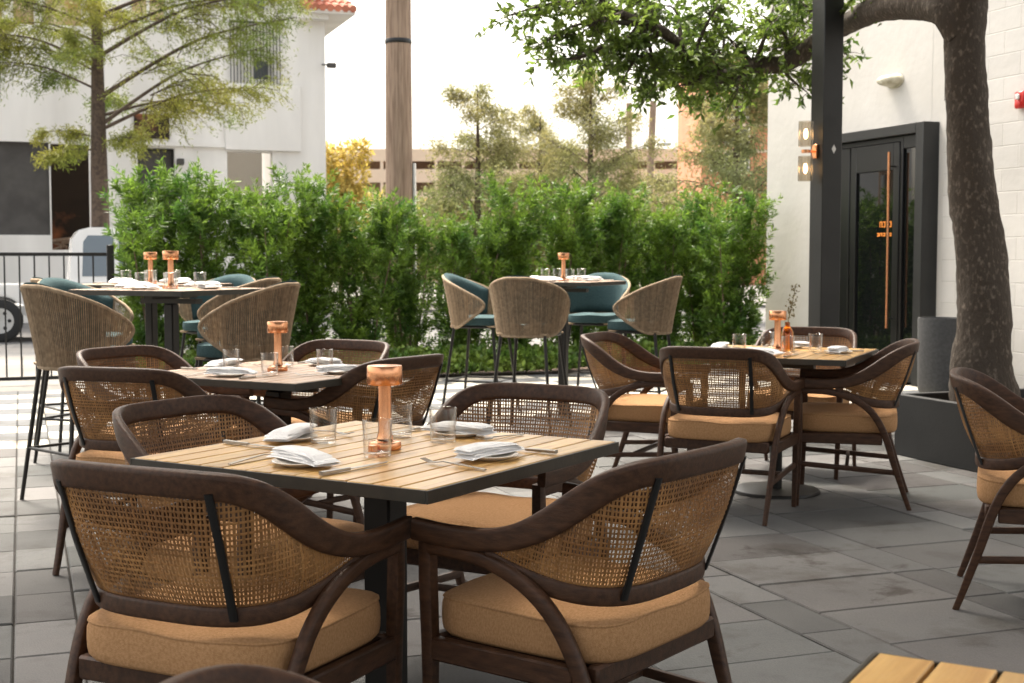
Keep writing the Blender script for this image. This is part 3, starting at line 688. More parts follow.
# table-top things
def lamp_proto():
    t=empty('table_lamp')
    MB().lathe([(.0,0),(.040,0),(.042,.003),(.042,.017),(.040,.020),(.024,.022),(.018,.028)],n=40,cap=False).build('base',M['copper'],t)
    MB().lathe([(.022,.0275),(.0175,.045),(.0170,.168)],n=28,cap=False).build('stem',M['copper'],t)
    MB().lathe([(.0,.168),(.044,.168),(.046,.171),(.046,.214),(.044,.217),(.030,.218),(0,.218)],n=44,cap=False).build('lamp_head',M['copper'],t)
    MB().lathe([(.013,.0),(.013,.016),(.0,.017)],-.052,0,20).build('button',M['copper'],t)
    return t
def glass_proto():
    b=MB().lathe([(.0,0),(.031,0),(.034,.003),(.0375,.092),(.0370,.0935),(.0355,.0925),(.0325,.012),(.029,.009),(.0,.008)],n=36,cap=False)
    return b.build('water_glass',M['glass'])
def plate_proto():
    return MB().lathe([(0,.0),(.045,.0),(.05,.003),(.071,.010),(.0725,.0115),(.071,.0128),(.05,.007),(0,.006)],n=44,cap=False).build('side_plate',M['porcelain'])
def napkin_proto():
    t=empty('napkin')
    for L in range(4):
        nx,ny=26,10; b=MB(); vs=[];fs=[]
        for side in (0,1):
            for i in range(nx+1):
                for j in range(ny+1):
                    fx=i/nx*2-1; fy=j/ny*2-1; ln=.108-.005*L; wd=.037-.0015*L+.0015*math.sin(fx*3+L)
                    x=fx*ln+(.008 if L==1 else -.003*L); y=fy*wd*(1-.10*(1-fx)/2)+.003*math.sin(fx*1.6+L*.8)+.0015*L
                    ed=(1-abs(fx)**16)*(1-abs(fy)**10); base=.001+.0062*L; hh=.0062*ed
                    z=base+(hh if side else 0)+.004*math.cos(fx*1.5)+.0009*math.sin(5*fx+2*fy+L*2)-.0016*(1+fx)*(L*.35)
                    vs.append((x,y,z+.010))
        W=ny+1; off=(nx+1)*W
        for s in (0,1):
            for i in range(nx):
                for j in range(ny):
                    q=[s*off+i*W+j,s*off+(i+1)*W+j,s*off+(i+1)*W+j+1,s*off+i*W+j+1]; fs.append(tuple(q if s else reversed(q)))
        edge=[i*W for i in range(nx)]+[nx*W+j for j in range(ny)]+[i*W+ny for i in range(nx,0,-1)]+[j for j in range(ny,0,-1)]
        for k in range(len(edge)): a,c_=edge[k],edge[(k+1)%len(edge)]; fs.append((a,c_,c_+off,a+off))
        b.add(vs,fs); b.build('fold',M['linen'],t,angle=80)
    return t
def fork_proto():
    b=MB(); b.tube([(-.10,0,.003),(-.05,0,.006),(.03,0,.010),(.045,0,.007)],.004,8,prof=[(.012,.003),(.009,.003),(.006,.003),(.016,.002)],up=[(0,1,0)]*4)
    for k in range(4): y=-.0085+k*.00567; b.tube([(.044,y,.007),(.07,y,.005),(.095,y*.9,.012)],.0012,5,prof=(.0026,.0018),up=[(0,1,0)]*3)
    return b.build('fork',M['steel'])
def knife_proto():
    b=MB(); b.tube([(-.11,0,.006),(-.02,0,.006)],.004,10,prof=[(.015,.009),(.011,.007)],up=[(0,1,0)]*2); b.tube([(-.02,0,.006),(.05,.001,.006),(.10,.003,.006),(.115,.006,.006)],.004,6,prof=[(.013,.002),(.017,.0018),(.015,.0016),(.004,.001)],up=[(0,1,0)]*4)
    return b.build('knife',M['steel'])
PR={'lamp':lamp_proto(),'glass':glass_proto(),'plate':plate_proto(),'napkin':napkin_proto(),'fork':fork_proto(),'knife':knife_proto()}
used=set()
GR={'lamp':'copper table lamps','glass':'water glasses on the tables','plate':'side plates on the tables','napkin':'folded white napkins','fork':'forks on the tables','knife':'knives on the tables'}
CT={'lamp':'table lamp','glass':'glass','plate':'plate','napkin':'napkin','fork':'fork','knife':'knife'}
def put(kind,T,lx,ly,ang,label,dz=0):
    x,y,deg,h=T; a=R(deg); X=x+lx*math.cos(a)-ly*math.sin(a); Y=y+lx*math.sin(a)+ly*math.cos(a)
    o=PR[kind] if kind not in used else copy_tree(PR[kind]); used.add(kind)
    o.location=(X,Y,h+.0005+dz); o.rotation_euler=(0,0,a+R(ang)); tag(o,label,CT[kind],GR[kind]); return o
for (x,y,deg,size,h,mt,label,sq,ph) in TB:
    table(x,y,deg,size,h,mt,label,square=sq)
    if not ph: continue
    T=(x,y,deg,h); s=size/2
    # four settings: local side angle (outward)
    for (oa,sn) in ((180,'near left'),(270,'near right'),(0,'far right'),(90,'far left')):
        j=random.uniform(-1,1)
        def loc(r,tn): 
            c_,s_=math.cos(R(oa)),math.sin(R(oa)); return (c_*r-s_*tn, s_*r+c_*tn)
        r0=s-.13
        p=loc(r0,.02*j); put('plate',T,*p,0,f'small cream plate on the {sn} side of {ph}')
        na=oa+90+random.uniform(-25,25)
        put('napkin',T,*p,na,f'folded white napkin on the {sn} side of {ph}')
        if h<.9 or True:
            p=loc(r0-.005,-.155); put('fork',T,*p,oa+180+random.uniform(-8,8),f'steel fork on the {sn} side of {ph}')
            p=loc(r0-.005,.15); put('knife',T,*p,oa+180+random.uniform(-8,8),f'steel knife on the {sn} side of {ph}')
        if ph!='the foreground table':
            p=loc(r0-.14,.10); put('glass',T,*p,0,f'clear water glass towards the {sn} side of {ph}')
    put('lamp',T,0,0,-120-deg+180,f'copper table lamp standing on {ph}')
T1=(0,0,0,.75)
for (X,Y,l) in ((-.505,3.55,'clear tumbler left of the copper lamp on the foreground table'),(-.335,3.30,'clear tumbler standing in front of the foreground copper lamp'),(-.185,3.56,'clear tumbler right of the copper lamp on the foreground table'),(-.31,3.66,'clear tumbler behind the copper lamp on the foreground table')):
    put('glass',T1,X,Y,0,l)
# amber vase with sprig on T3
vz=empty('vase',(1.47,7.12,.7505)); tag(vz,'amber glass bottle vase with a dry sprig on the table by the door','vase')
MB().lathe([(0,0),(.03,0),(.033,.004),(.033,.10),(.022,.125),(.014,.135),(.014,.155),(.011,.155),(.011,.136),(.029,.10),(.029,.008),(0,.006)],n=28,cap=False).build('bottle',M['amber_glass'],vz)
sp=empty('flower_sprig',(1.47,7.12,.76)); tag(sp,'dry green sprig standing in the amber bottle vase','sprig')
b=MB(); b.tube([(0,0,0),(.005,0,.15),(.03,0,.27),(.04,.0,.33)],.002,5); b.build('stem',M['vine'],sp)
P=[];D=[]
for k in range(70):
    f=random.random(); z=.15+.19*f; P.append((.005+.035*f+random.gauss(0,.012),random.gauss(0,.012),z)); D.append((random.gauss(0,1),random.gauss(0,1),.8))
leaves_mesh('leaves',np.array(P),np.array(D),.022,.010,M['vine'],sp)
# ---------------------------------------------------------------- planter, pot, oak
p0u=CX*2.43+SX*8.44; p0v=-SX*2.43+CX*8.44
pl=empty('tree_planter'); tag(pl,'low charcoal box planter round the foot of the tree','planter')
b=MB(); W_,L_=1.25,1.5; th=.045
ABbox(b,p0u,p0u+th,p0v-L_,p0v,0,.39,.006); ABbox(b,p0u+W_-th,p0u+W_,p0v-L_,p0v,0,.39,.006); ABbox(b,p0u+th+.0005,p0u+W_-th-.0005,p0v-th,p0v,0,.39,.006); ABbox(b,p0u+th+.0005,p0u+W_-th-.0005,p0v-L_,p0v-L_+th,0,.39,.006); b.build('box',M['planter'],pl)
b=MB(); ABbox(b,p0u+th+.001,p0u+W_-th-.001,p0v-L_+th+.001,p0v-th-.001,.05,.33); b.build('soil',M['soil'],pl)
pt_=empty('tall_pot',(3.87,12.05,0)); tag(pt_,'tall round dark grey pot between the door and the tree','pot')
MB().lathe([(0,0),(.13,0),(.165,.02),(.185,.06),(.19,.12),(.198,.70),(.196,.712),(.183,.712),(.18,.70),(.17,.3),(0,.3)],n=48,cap=False).build('pot_body',M['pot'],pt_)
def tubeb(b,pts,rad,n=12,rough=0,seg=None):
    P=resample(pts,seg or len(pts)*6); rr=np.interp(np.linspace(0,1,len(P)),np.linspace(0,1,len(rad)),rad)
    o=len(b.v); b.tube([tuple(p) for p in P],[float(x) for x in rr],n)
    if rough:
        for i in range(len(P)):
            for k in range(n):
                v=Vector(b.v[o+i*n+k]); c_=Vector(P[i]); a=2*math.pi*k/n
                f=1+rough*(math.sin(3*a+i*.35)*.5+math.sin(5*a-i*.6)*.3+random.gauss(0,.25)); b.v[o+i*n+k]=tuple(c_+(v-c_)*f)
def px(x,y,d,): # point seen at picture x,y at depth d (used once to lay out the tree's limbs)
    return ((x-512)/1335*d, d, 1.242+(259-y)/1335*d)
oak=empty('oak_tree'); tag(oak,'leaning tree with dark mottled trunk in the planter, one limb reaching left over the patio','tree')
b=MB(); tubeb(b,[(2.96,8.3,.28),px(982,370,8.3),px(985,310,8.3),px(977,240,8.32),px(968,170,8.34),px(962,100,8.36),px(960,40,8.4),px(962,-20,8.4),px(975,-120,8.4),px(980,-240,8.5)],[.22,.165,.155,.142,.126,.122,.126,.12,.09,.06],22,rough=.07,seg=90); b.build('trunk',M['bark'],oak)
LB=[px(958,40,8.4),px(940,14,8.5),px(905,8,8.95),px(870,14,9.5),px(842,28,10.2),px(810,48,10.5),px(782,66,10.6),px(750,68,10.6),px(722,79,10.5),px(705,74,10.4),px(690,60,10.3),px(662,36,10.1),px(640,27,10.0),px(606,10,9.9),px(590,-12,9.8),px(560,-40,9.7)]
b=MB(); tubeb(b,LB,[.115,.105,.10,.10,.09,.085,.08,.075,.07,.06,.05,.045,.04,.035,.028,.02],14,rough=.07,seg=110); b.build('limb',M['bark'],oak)
# branchlets with leaves
brs=[]; 
def blet(a,bb): brs.append((np.array(px(*a)),np.array(px(*bb))))
D0=10.3
for a,bb in (((722,79,10.5),(655,95,10.6)),((705,74,10.4),(640,70,10.2)),((690,60,10.3),(600,55,10.0)),((662,36,10.1),(570,60,9.8)),((640,27,10),(540,48,9.6)),((606,10,9.9),(505,20,9.4)),((606,10,9.9),(530,-10,9.4)),((640,27,10),(620,85,9.9)),((600,50,9.9),(535,62,9.7)),
  ((782,66,10.6),(760,20,10.4)),((752,67,10.6),(700,10,10.3)),((722,79,10.5),(745,30,10.7)),((690,60,10.3),(720,5,10.1)),((662,36,10.1),(640,-10,10)),((722,79,10.5),(700,100,10.8)),((782,66,10.6),(725,100,10.9)),((752,67,10.6),(735,95,10.3)),
  ((800,55,10.5),(848,62,10.9)),((782,66,10.6),(805,95,10.8)),((842,28,10.2),(790,-5,10.0)),((870,14,9.5),(850,-15,9.8)),((700,70,10.4),(660,75,10.7)),((680,50,10.2),(655,10,10.4)),((620,18,9.9),(590,30,9.6)),((606,10,9.9),(560,15,9.6)),((640,27,10),(600,75,10.1)),((700,65,10.3),(675,88,10.1)),
  ((842,28,10.2),(765,-8,10.5)),((752,67,10.6),(770,10,10.9)),((662,36,10.1),(615,-5,10.4)),((690,60,10.3),(665,55,10.0)),((640,27,10),(585,5,10.2)),((722,79,10.5),(690,25,10.8)),((905,8,8.95),(880,-20,9.3)),((640,27,10),(655,100,10.2)),((722,79,10.5),(705,50,10.2)),((782,66,10.6),(820,12,10.9)),((752,67,10.6),(795,8,10.8))): blet(a,bb)
bt=MB(); P=[];Dd=[]
for a,e in brs:
    mid=(a+e)/2+rng.normal(0,.05,3)+np.array((0,0,.05)); pts=[tuple(a),tuple(mid),tuple(e)]; tubeb(bt,pts,[.022,.012,.004],6)
    n=int(13+np.linalg.norm(e-a)*10)
    for k in range(n):
        f=rng.uniform(.25,1.05); q=(a*(1-f)**2+2*mid*f*(1-f)+e*f*f) if f<=1 else e
        d=rng.normal(0,1,3); d[2]=d[2]*.55-.12; d/=np.linalg.norm(d); l=rng.uniform(.14,.36); e2=q+d*l
        bt.tube([tuple(q),tuple(q+d*l*.5+np.array((0,0,.015))),tuple(e2)],[.004,.003,.0015],4)
        m=int(rng.integers(8,15)); t_=rng.uniform(.3,1.03,m); pp=q+np.outer(t_*l,d)+rng.normal(0,.012,(m,3))
        dd=rng.normal(0,.7,(m,3))+d*.7; P.append(pp); Dd.append(dd)
bt.build('branchlets',M['bark'],oak)
leaves_mesh('crown',np.concatenate(P),np.concatenate(Dd),.078,.030,M['leaf_oak'],oak,droop=.12)
# ---------------------------------------------------------------- fence left
fu0,fu1=-9.5,.84; fv=13.95
fn=empty('metal_fence'); tag(fn,'black picket fence at left between the patio and the street','fence')
b=MB(); ABbox(b,fu0,fu1-.03,fv-.02,fv+.02,1.27,1.305,.003); b.build('top_rail',M['black_metal'],fn)
b=MB(); ABbox(b,fu0,fu1-.03,fv-.02,fv+.02,.05,.085,.003); b.build('bottom_rail',M['black_metal'],fn)
b=MB(); ABbox(b,fu1-.03,fu1+.04,fv-.035,fv+.035,0,1.38,.004); b.build('post',M['black_metal'],fn)
b=MB(); ABbox(b,fu1-2.1,fu1-2.04,fv-.03,fv+.03,-.02,1.33,.004); b.build('post',M['black_metal'],fn)
pk=None
for k in range(70):
    u=fu1-.16-k*.138
    if u<fu0+.05: break
    if pk is None:
        bb=MB().box(-.008,.008,-.008,.008,.086,1.269,.002); pk=bb.build('picket',M['black_metal'],fn)
        q=pk
    else: q=pk.copy(); C.objects.link(q); q.parent=fn
    q.location=AB(u,fv); q.rotation_euler=(0,0,ROT)
# far grey fence
ff=empty('street_fence'); tag(ff,'thin grey railing beyond the pickup in front of the dark garage','fence')
b=MB(); ABbox(b,-20,-2.2,29.0,29.04,1.78,1.82); ABbox(b,-20,-2.2,29.0,29.04,1.56,1.60); ABbox(b,-20,-2.2,29.0,29.04,.1,.14); b.build('rail',M['bronze_metal'],ff,smooth=False)
pk2=None
for k in range(72):
    if pk2 is None: bb=MB().box(-.012,.012,-.012,.012,-.1,1.775); pk2=bb.build('baluster',M['bronze_metal'],ff,smooth=False); q=pk2
    else: q=pk2.copy(); C.objects.link(q); q.parent=ff
    q.location=AB(-2.3-k*.24,29.02); q.rotation_euler=(0,0,ROT)
# ---------------------------------------------------------------- pickup
tk=empty('pickup_truck',(-9.0,23.5,-.18),ROT); tag(tk,'white pickup truck parked in the street beyond the fence, facing right','pickup')
prof=[(-1.25,.42),(-1.27,.62),(-1.27,.97),(1.08,.985),(1.12,1.0),(1.22,1.02),(3.0,1.02),(3.35,1.0),(4.25,.92),(4.42,.82),(4.45,.55),(4.4,.40),(3.75,.36)]
def arch(cx,r=.46,z0=.36): return [(cx+r*math.cos(a),z0+(r)*math.sin(a)) for a in [R(k) for k in range(0,181,15)]]
prof2=prof+arch(3.3)+[(2.7,.34),(.6,.34)]+arch(0)+[(-.6,.40)]
b=MB().prism(prof2,-.92,-.80); b.prism(prof2,.80,.92); b.box(-1.24,4.4,-.799,.799,.45,.62); b.box(-1.27,-1.2,-.8,.8,.45,.97); b.box(1.08,1.13,-.8,.8,.6,1.0); b.box(3.0,4.40,-.80,.80,.6,.95); b.box(4.30,4.46,-.86,.86,.38,.60)
b.build('body',M['car_white'],tk,smooth=False)
cp=[(1.13,1.0),(1.20,1.78),(1.30,1.92),(1.48,1.97),(2.55,1.97),(2.7,1.93),(3.25,1.02)]
b=MB(); n=len(cp); 
def cab(y,ins): return [(x,y*(1-.10*max(0,(z-1.0)/.84)),z) for x,z in cp]
vs=cab(-.88,0)+cab(.88,0); b.add(vs,[tuple(range(n)),tuple(reversed(range(n,2*n)))]+[(i,n+i,n+(i+1)%n,(i+1)%n) for i in range(n)])
cb=b.build('cab',M['car_white'],tk,smooth=False)
for s in (-1,1):
    for (q) in ([(1.34,1.12),(1.37,1.72),(1.45,1.83),(1.88,1.83),(1.88,1.12)],[(1.96,1.12),(1.96,1.83),(2.52,1.83),(2.97,1.12)]):
        b=MB(); vs=[]
        for yy in (.882,.872):
            for (x,z) in q: vs.append((x,s*(yy)*(1-.10*max(0,(z-1.0)/.84))+s*.004,z))
        m=len(q); b.add(vs,[tuple(range(m)),tuple(reversed(range(m,2*m)))]+[(i,m+i,m+(i+1)%m,(i+1)%m) for i in range(m)]); b.build('side_window',M['car_glass'],cb,smooth=False)
b=MB().box(1.0,1.125,-.7,.7,1.08,1.6); 
for cx in (0,3.3):
    for s in (-1,1):
        Mx=Matrix.Translation((cx,s*.80,.37))@Matrix.Rotation(math.pi/2,4,'X')
        wl=MB().lathe([(.215,-.10),(.33,-.11),(.36,-.09),(.37,-.04),(.37,.04),(.36,.09),(.33,.11),(.215,.10)],M4=Mx,n=36,cap=False).build('wheel',M['tyre'],tk)
        rb=MB(); rb.lathe([(.0,-.09),(.10,-.095),(.22,-.10),(.225,.0),(.22,.10),(.10,.095),(0,.09)],M4=Mx,n=36,cap=False); rb.cur=1; hb=rb
        for k in range(6):
            a=2*math.pi*k/6
            for q_ in (-1,1): hb.lathe([(.032,.0),(.032,.012)],M4=Mx@Matrix.Translation((.145*math.cos(a),.145*math.sin(a),q_*.095)),n=12)
        rb.build('rim',[M['rim'],M['tyre']],wl)
b=MB().box(2.62,2.72,-1.08,-.90,1.05,1.22,.02); b.build('side_mirror',M['black_metal'],tk); b=MB().box(2.62,2.72,.90,1.08,1.05,1.22,.02); b.build('side_mirror',M['black_metal'],tk)
for s in (-1,1): MB().box(1.98,2.12,s*.925-.01,s*.925+.01,.88,.91,.004).build('door_handle',M['black_metal'],tk)
for s in (-1,1): MB().box(4.40,4.47,s*.72-.14,s*.72+.14,.66,.82,.02).build('headlight',M['pane'],tk)
for s in (-1,1): MB().box(-1.29,-1.25,s*.84-.07,s*.84+.07,.6,.92,.01).build('tail_light',M['red'],tk)
# ---------------------------------------------------------------- white building left
fb=empty('apartment_building',(-4.43,32,-.18),ROT); tag(fb,'white stucco building at left with garage openings and a red tiled roof corner','building')
k_=32/1335.
def F(x,y):   # facade-local (u,z) of what shows at picture x,y
    kx=(x-512)/1335.; # ray hits the facade line through (-4.43,32) along (CX,SX)
    # (-4.43+CX*s)/(32+SX*s)=kx
    s=(kx*32+4.43)/(CX-kx*SX); d=32+SX*s; return s,1.242+(259-y)/1335*d+.18
def rect(x0,y0,x1,y1):
    a,z1=F(x0,y0); b_,_=F(x1,y0); _,z0=F((x0+x1)/2,y1); _,z1=F((x0+x1)/2,y0); return a,b_,z0,z1
OP={'garage':rect(-60,142,52,235),'bay':rect(53.5,145,92,250),'door':rect(140,149,177,250),'passage':rect(229,153,274,215),
 'wa':rect(-30,-40,11,28),'wb':rect(17,-40,43,29),'wc':rect(48,-40,90,30),'wd':rect(135,-40,172,25),'we':rect(226,-30,243,13),'wf':rect(254,-30,272,15),'wg':rect(255,60,275,83),'vent':rect(137,116,172,140)}
holes=[v for k,v in OP.items() if k!='vent']
us_=sorted(set([-14.0,0.0]+[h[0] for h in holes]+[h[1] for h in holes])); zs_=sorted(set([0,8.6]+[h[2] if h[2]>.02 else 0 for h in holes]+[min(h[3],8.6) for h in holes]))
b=MB()
us_=[u for u in us_ if -14<=u<=0]; zs_=[z for z in zs_ if 0<=z<=8.6]
for i in range(len(us_)-1):
    for j in range(len(zs_)-1):
        cu=(us_[i]+us_[i+1])/2; cz=(zs_[j]+zs_[j+1])/2
        if any(h[0]<cu<h[1] and h[2]<cz<h[3] for h in holes): continue
        b.add([(us_[i],0,zs_[j]),(us_[i+1],0,zs_[j]),(us_[i+1],0,zs_[j+1]),(us_[i],0,zs_[j+1])],[(0,1,2,3)])
for h in holes:
    u0,u1,z0,z1=h; z0=max(z0,0); dpt=.3
    b.add([(u0,0,z0),(u1,0,z0),(u1,0,z1),(u0,0,z1),(u0,dpt,z0),(u1,dpt,z0),(u1,dpt,z1),(u0,dpt,z1)],[(3,2,6,7),(0,3,7,4),(2,1,5,6),(1,0,4,5)])
b.add([(0,0,0),(0,10,0),(0,10,8.6),(0,0,8.6)],[(0,1,2,3)]); b.add([(-14,0,8.6),(0,0,8.6),(0,10,8.6),(-14,10,8.6)],[(0,1,2,3)])
b.build('wall',M['stucco_b'],fb,smooth=False)
b=MB()
a=F(300,0)[0]; 
b.box(a,.02,-.35,-.002,7.02,7.14)
b.box(-.55-.0,.62,-.5,10,7.14,7.22); b.build('eave',M['stucco_b'],fb,smooth=False)
b=MB()
for k in range(7):
    x=-.52+k*.18
    for r_ in range(12):
        b.tube([(x,-.55+r_*.45,7.26+r_*.17),(x,-.05+r_*.45,7.29+r_*.17+.13)],[.09,.075],8)
b.build('roof',M['roof_tile'],fb)
def inset(name,key,m,dep=.2,frame=None,mull=0,pane=True):
    u0,u1,z0,z1=OP[key]; z0=max(z0,0.0)
    b=MB(); e=.06
    b.box(u0,u0+e,dep,dep+.06,z0,z1); b.box(u1-e,u1,dep,dep+.06,z0,z1); b.box(u0+e,u1-e,dep,dep+.06,z1-e,z1); b.box(u0+e,u1-e,dep,dep+.06,z0,z0+e)
    for q in range(mull): 
        x=u0+(u1-u0)*(q+1)/(mull+1); b.box(x-.03,x+.03,dep+.002,dep+.055,z0+e,z1-e)
    o=b.build(name,frame or M['stucco'],fb,smooth=False)
    MB().box(u0+e,u1-e,dep+.03,dep+.05,z0+e,z1-e).build('pane',m,o,smooth=False)
for k in ('wa','wb','wc'): inset('window',k,M['pane_yellow_reflection'],mull=0)
inset('window','wd',M['pane_yellow_reflection'],mull=1); inset('window','we',M['pane'],mull=1); inset('window','wf',M['pane'],mull=0); inset('window','wg',M['pane'])
inset('door','door',M['dark_panel'],frame=M['black_metal'])
u0,u1,z0,z1=OP['garage']; MB().box(u0-.1,u1+.0,.12,.2,0,z1+.1).build('garage_door',M['dark_panel'],fb,smooth=False)
u0,u1,z0,z1=OP['bay']; b=MB().box(u0-.2,u1+.6,2.2,2.3,0,z1+.4); b.build('bay_back_wall',M['clutter'],fb,smooth=False)
b=MB()
for k in range(26):
    x=random.uniform(u0+.1,u1-.1); z=random.uniform(.1,1.9); L_=random.uniform(.2,.6); b.tube([(x-L_/2,1.2+random.uniform(-.4,.4),z),(x+L_/2,1.2,z+random.uniform(-.2,.2))],.04,6)
b.build('stacked_timber',M['pole_wood'],fb)
u0,u1,z0,z1=OP['passage']; b=MB().box(u0-.3,u1+.3,3.2,3.3,0,z1+.5); b.build('passage_wall',M['stucco'],fb,smooth=False)
b=MB(); b.add([(u0-.1,1.0,2.2),(u1+.4,1.0,3.2),(u1+.4,1.0,1.5),(u0-.1,1.0,1.5),(u0-.1,1.2,2.2),(u1+.4,1.2,3.2),(u1+.4,1.2,1.5),(u0-.1,1.2,1.5)],[(3,2,1,0),(4,5,6,7),(0,1,5,4)]); b.build('stair_flank',M['beige_conc'],fb,smooth=False)
u0,u1,z0,z1=OP['vent']; b=MB().box(u0,u1,-.05,-.002,z0,z1)
for q in range(7): z=z0+(z1-z0)*(q+.2)/7; b.box(u0+.05,u1-.05,-.075,-.052,z,z+.06)
b.build('vent_grille',M['clutter'],fb,smooth=False)
a0,zz=F(228,150); a1,_=F(302,150)
b=MB(); zz0=F(265,152)[1]; zz1=F(265,87)[1]; b.box(a0-.02,a1,-.10,-.002,zz0,zz1,.01); zl=F(200,146)[1]; b.box(F(112,146)[0],a0-.03,-.09,-.002,zl-.05,zl+.05); b.build('balcony_panel',M['stucco_b'],fb,smooth=False)
b=MB(); zr=F(265,27)[1]; b.box(a0+.1,a1-.4,-.11,-.07,zr-.03,zr+.02)
for q in range(16): x=a0+.12+q*(a1-a0-.6)/15; b.box(x-.01,x+.01,-.10,-.08,zz1,zr-.031)
b.build('balcony_railing',M['black_metal'],fb,smooth=False)
for (x,y) in ((328,68),(182,163)):
    u_,z_=F(x,y); g=empty('security_camera' if x>300 else 'security_camera',(0,0,0)); g.parent=fb
    if x>300: b=MB().box(u_+.0,u_+.22,-.16,-.04,z_-.07,z_+.05,.02); b.tube([(u_-.12,-.1,z_),(u_+.05,-.1,z_)],.02,8)
    else: b=MB().box(u_-.08,u_+.08,-.2,-.02,z_-.08,z_+.07,.02)
    bpy.data.objects.remove(g); b.build('security_camera',M['dark_panel'],fb)
# ---------------------------------------------------------------- poles
up_=empty('utility_pole',(-1.43,17,-.1)); tag(up_,'thick brown wooden utility pole rising behind the hedge','utility pole')
MB().lathe([(.175,0),(.172,2),(.160,5),(.145,9)],n=28).build('shaft',M['pole_wood'],up_)
b=MB(); zb=1.342+(259-45)/1335*17; b.lathe([(.166,zb-.03),(.170,zb-.025),(.170,zb+.025),(.166,zb+.03)],n=28); b.build('strap',M['black_metal'],up_)
b=MB(); b.tube([(.20,.0,0),(.19,0,2.55)],.028,8); b.build('conduit',M['rim'],up_)
for i,(x,lean,h,l) in enumerate(((-0,0,0,''),)): pass
for (x,tx,ty,d,r_,l) in ((628,628,105,50,.11,'thin brown pole standing upright among the far trees'),(645,652,103,48,.12,'thin leaning pole with a street lamp arm left of the brick building')):
    e=empty('utility_pole',((x-512)/1335*d,d,-.2)); tag(e,l,'utility pole','thin far poles')
    b=MB(); b.tube([(0,0,0),((tx-x)/1335*d,0,1.442+(259-ty)/1335*d)],[r_*1.1,r_],10); b.build('shaft',M['pole_wood'],e)
    if x==645: b=MB(); b.tube([(.1,0,5.4),(.5,0,5.55)],.03,6); b.box(.4,.9,-.1,.1,5.47,5.6,.03); b.build('lamp_arm',M['rim'],e)
# ---------------------------------------------------------------- far buildings
pgk=empty('parking_garage',(0,90,-.3)); tag(pgk,'beige multi-storey parking garage in the far background','parking garage')
b=MB(); dk=90/1335.
Z=lambda y:1.242+(259-y)*dk+.3; X=lambda x:(x-512)*dk
for (y0,y1) in ((150,162),(170,183),(192,206),(214,240)): b.box(X(300),X(705),0,.4,Z(y1),Z(y0))
b.box(X(300),X(705),.5,24,Z(150)-.3,Z(150)-.05)
for x in range(300,705,27): b.box(X(x),X(x+3),.02,.38,0,Z(150)-.02)
b.build('facade',M['beige_conc'],pgk,smooth=False)
b=MB(); b.box(X(300),X(705),6,6.2,0,Z(152)); b.build('deck_interior',M['pole_wood'],pgk,smooth=False)
bbk=empty('brick_building',(0,70,-.3)); tag(bbk,'orange brick building with white windows seen under the oak limb','building')
dk2=70/1335.; b=MB(); b.box((700-512)*dk2,(790-512)*dk2,0,10,0,1.5+(259-60)*dk2); b.build('wall',M['brick_orange'],bbk,smooth=False)
for row,yy in enumerate((82,108,134,160)):
    for xx in (708,722,736):
        x0=(xx-512)*dk2; z0=1.5+(259-yy-9)*dk2; f=MB(); f.box(x0,x0+.62,-.08,-.002,z0-.15,z0+.95,.01); fo=f.build('window',M['stucco'],bbk,smooth=False); MB().box(x0+.08,x0+.54,-.10,-.082,z0,z0+.85).build('pane',M['pane'],fo,smooth=False)
b=MB(); 
for yy in (95,122,148): b.box((700-512)*dk2-.05,(790-512)*dk2,-.12,-.002,1.5+(259-yy-5)*dk2,1.5+(259-yy-4)*dk2+.1)
b.build('stone_band',M['beige_conc'],bbk,smooth=False)
# ---------------------------------------------------------------- background trees
def feathery(name,label,base,h,r0,limbs,leafm,nleaf,ll,lw,spreadz=.1,group='background trees',lean=(0,0),droop=.25):
    t=empty(name,base); tag(t,label,'tree',group)
    b=MB(); tubeb(b,[(0,0,0),(lean[0]*.3,lean[1]*.3,h*.35),(lean[0]*.6,lean[1]*.6,h*.7),(lean[0],lean[1],h)],[r0,r0*.8,r0*.5,r0*.12],12,rough=.05); b.build('trunk',M['bark_mid'],t)
    P=[];D=[]; bl=MB()
    for (z0,az,ln,rise) in limbs:
        s0=np.array((lean[0]*z0/h,lean[1]*z0/h,z0)); d=np.array((math.cos(az),math.sin(az),rise)); d/=np.linalg.norm(d)
        e=s0+d*ln; mid=(s0+e)/2+np.array((0,0,.08*ln)); rb=max(.010,.012*ln)
        tubeb(bl,[tuple(s0),tuple(mid),tuple(e)],[rb,rb*.6,.006],6)
        nt_=int(9+ln*5)
        for k in range(nt_):
            f=rng.uniform(.22,1); q=s0*(1-f)**2+2*mid*f*(1-f)+e*f*f
            dd=d*.5+rng.normal(0,.55,3); dd[2]=dd[2]*.5-.05; dd/=np.linalg.norm(dd); l=ln*rng.uniform(.18,.38)*(1.15-f*.5)
            bl.tube([tuple(q),tuple(q+dd*l*.5+np.array((0,0,.03))),tuple(q+dd*l-np.array((0,0,droop*l)))],[.010,.006,.003],4)
            m=nleaf; tt=rng.uniform(.1,1.05,m); pp=q+np.outer(tt*l,dd); pp[:,2]-=droop*l*tt**2; pp+=rng.normal(0,spreadz,(m,3)); 
            P.append(pp); x=rng.normal(0,.6,(m,3)); x[:,2]-=.35; D.append(x+dd*.4)
    bl.build('limb',M['bark_mid'],t); leaves_mesh('crown',np.concatenate(P),np.concatenate(D),ll,lw,leafm,t)
    return t
lim=[]
dT=24.5
def cyl(zpx,az,ln,rise): lim.append((1.242+.2+(259-zpx)/1335*dT,az,ln,rise))
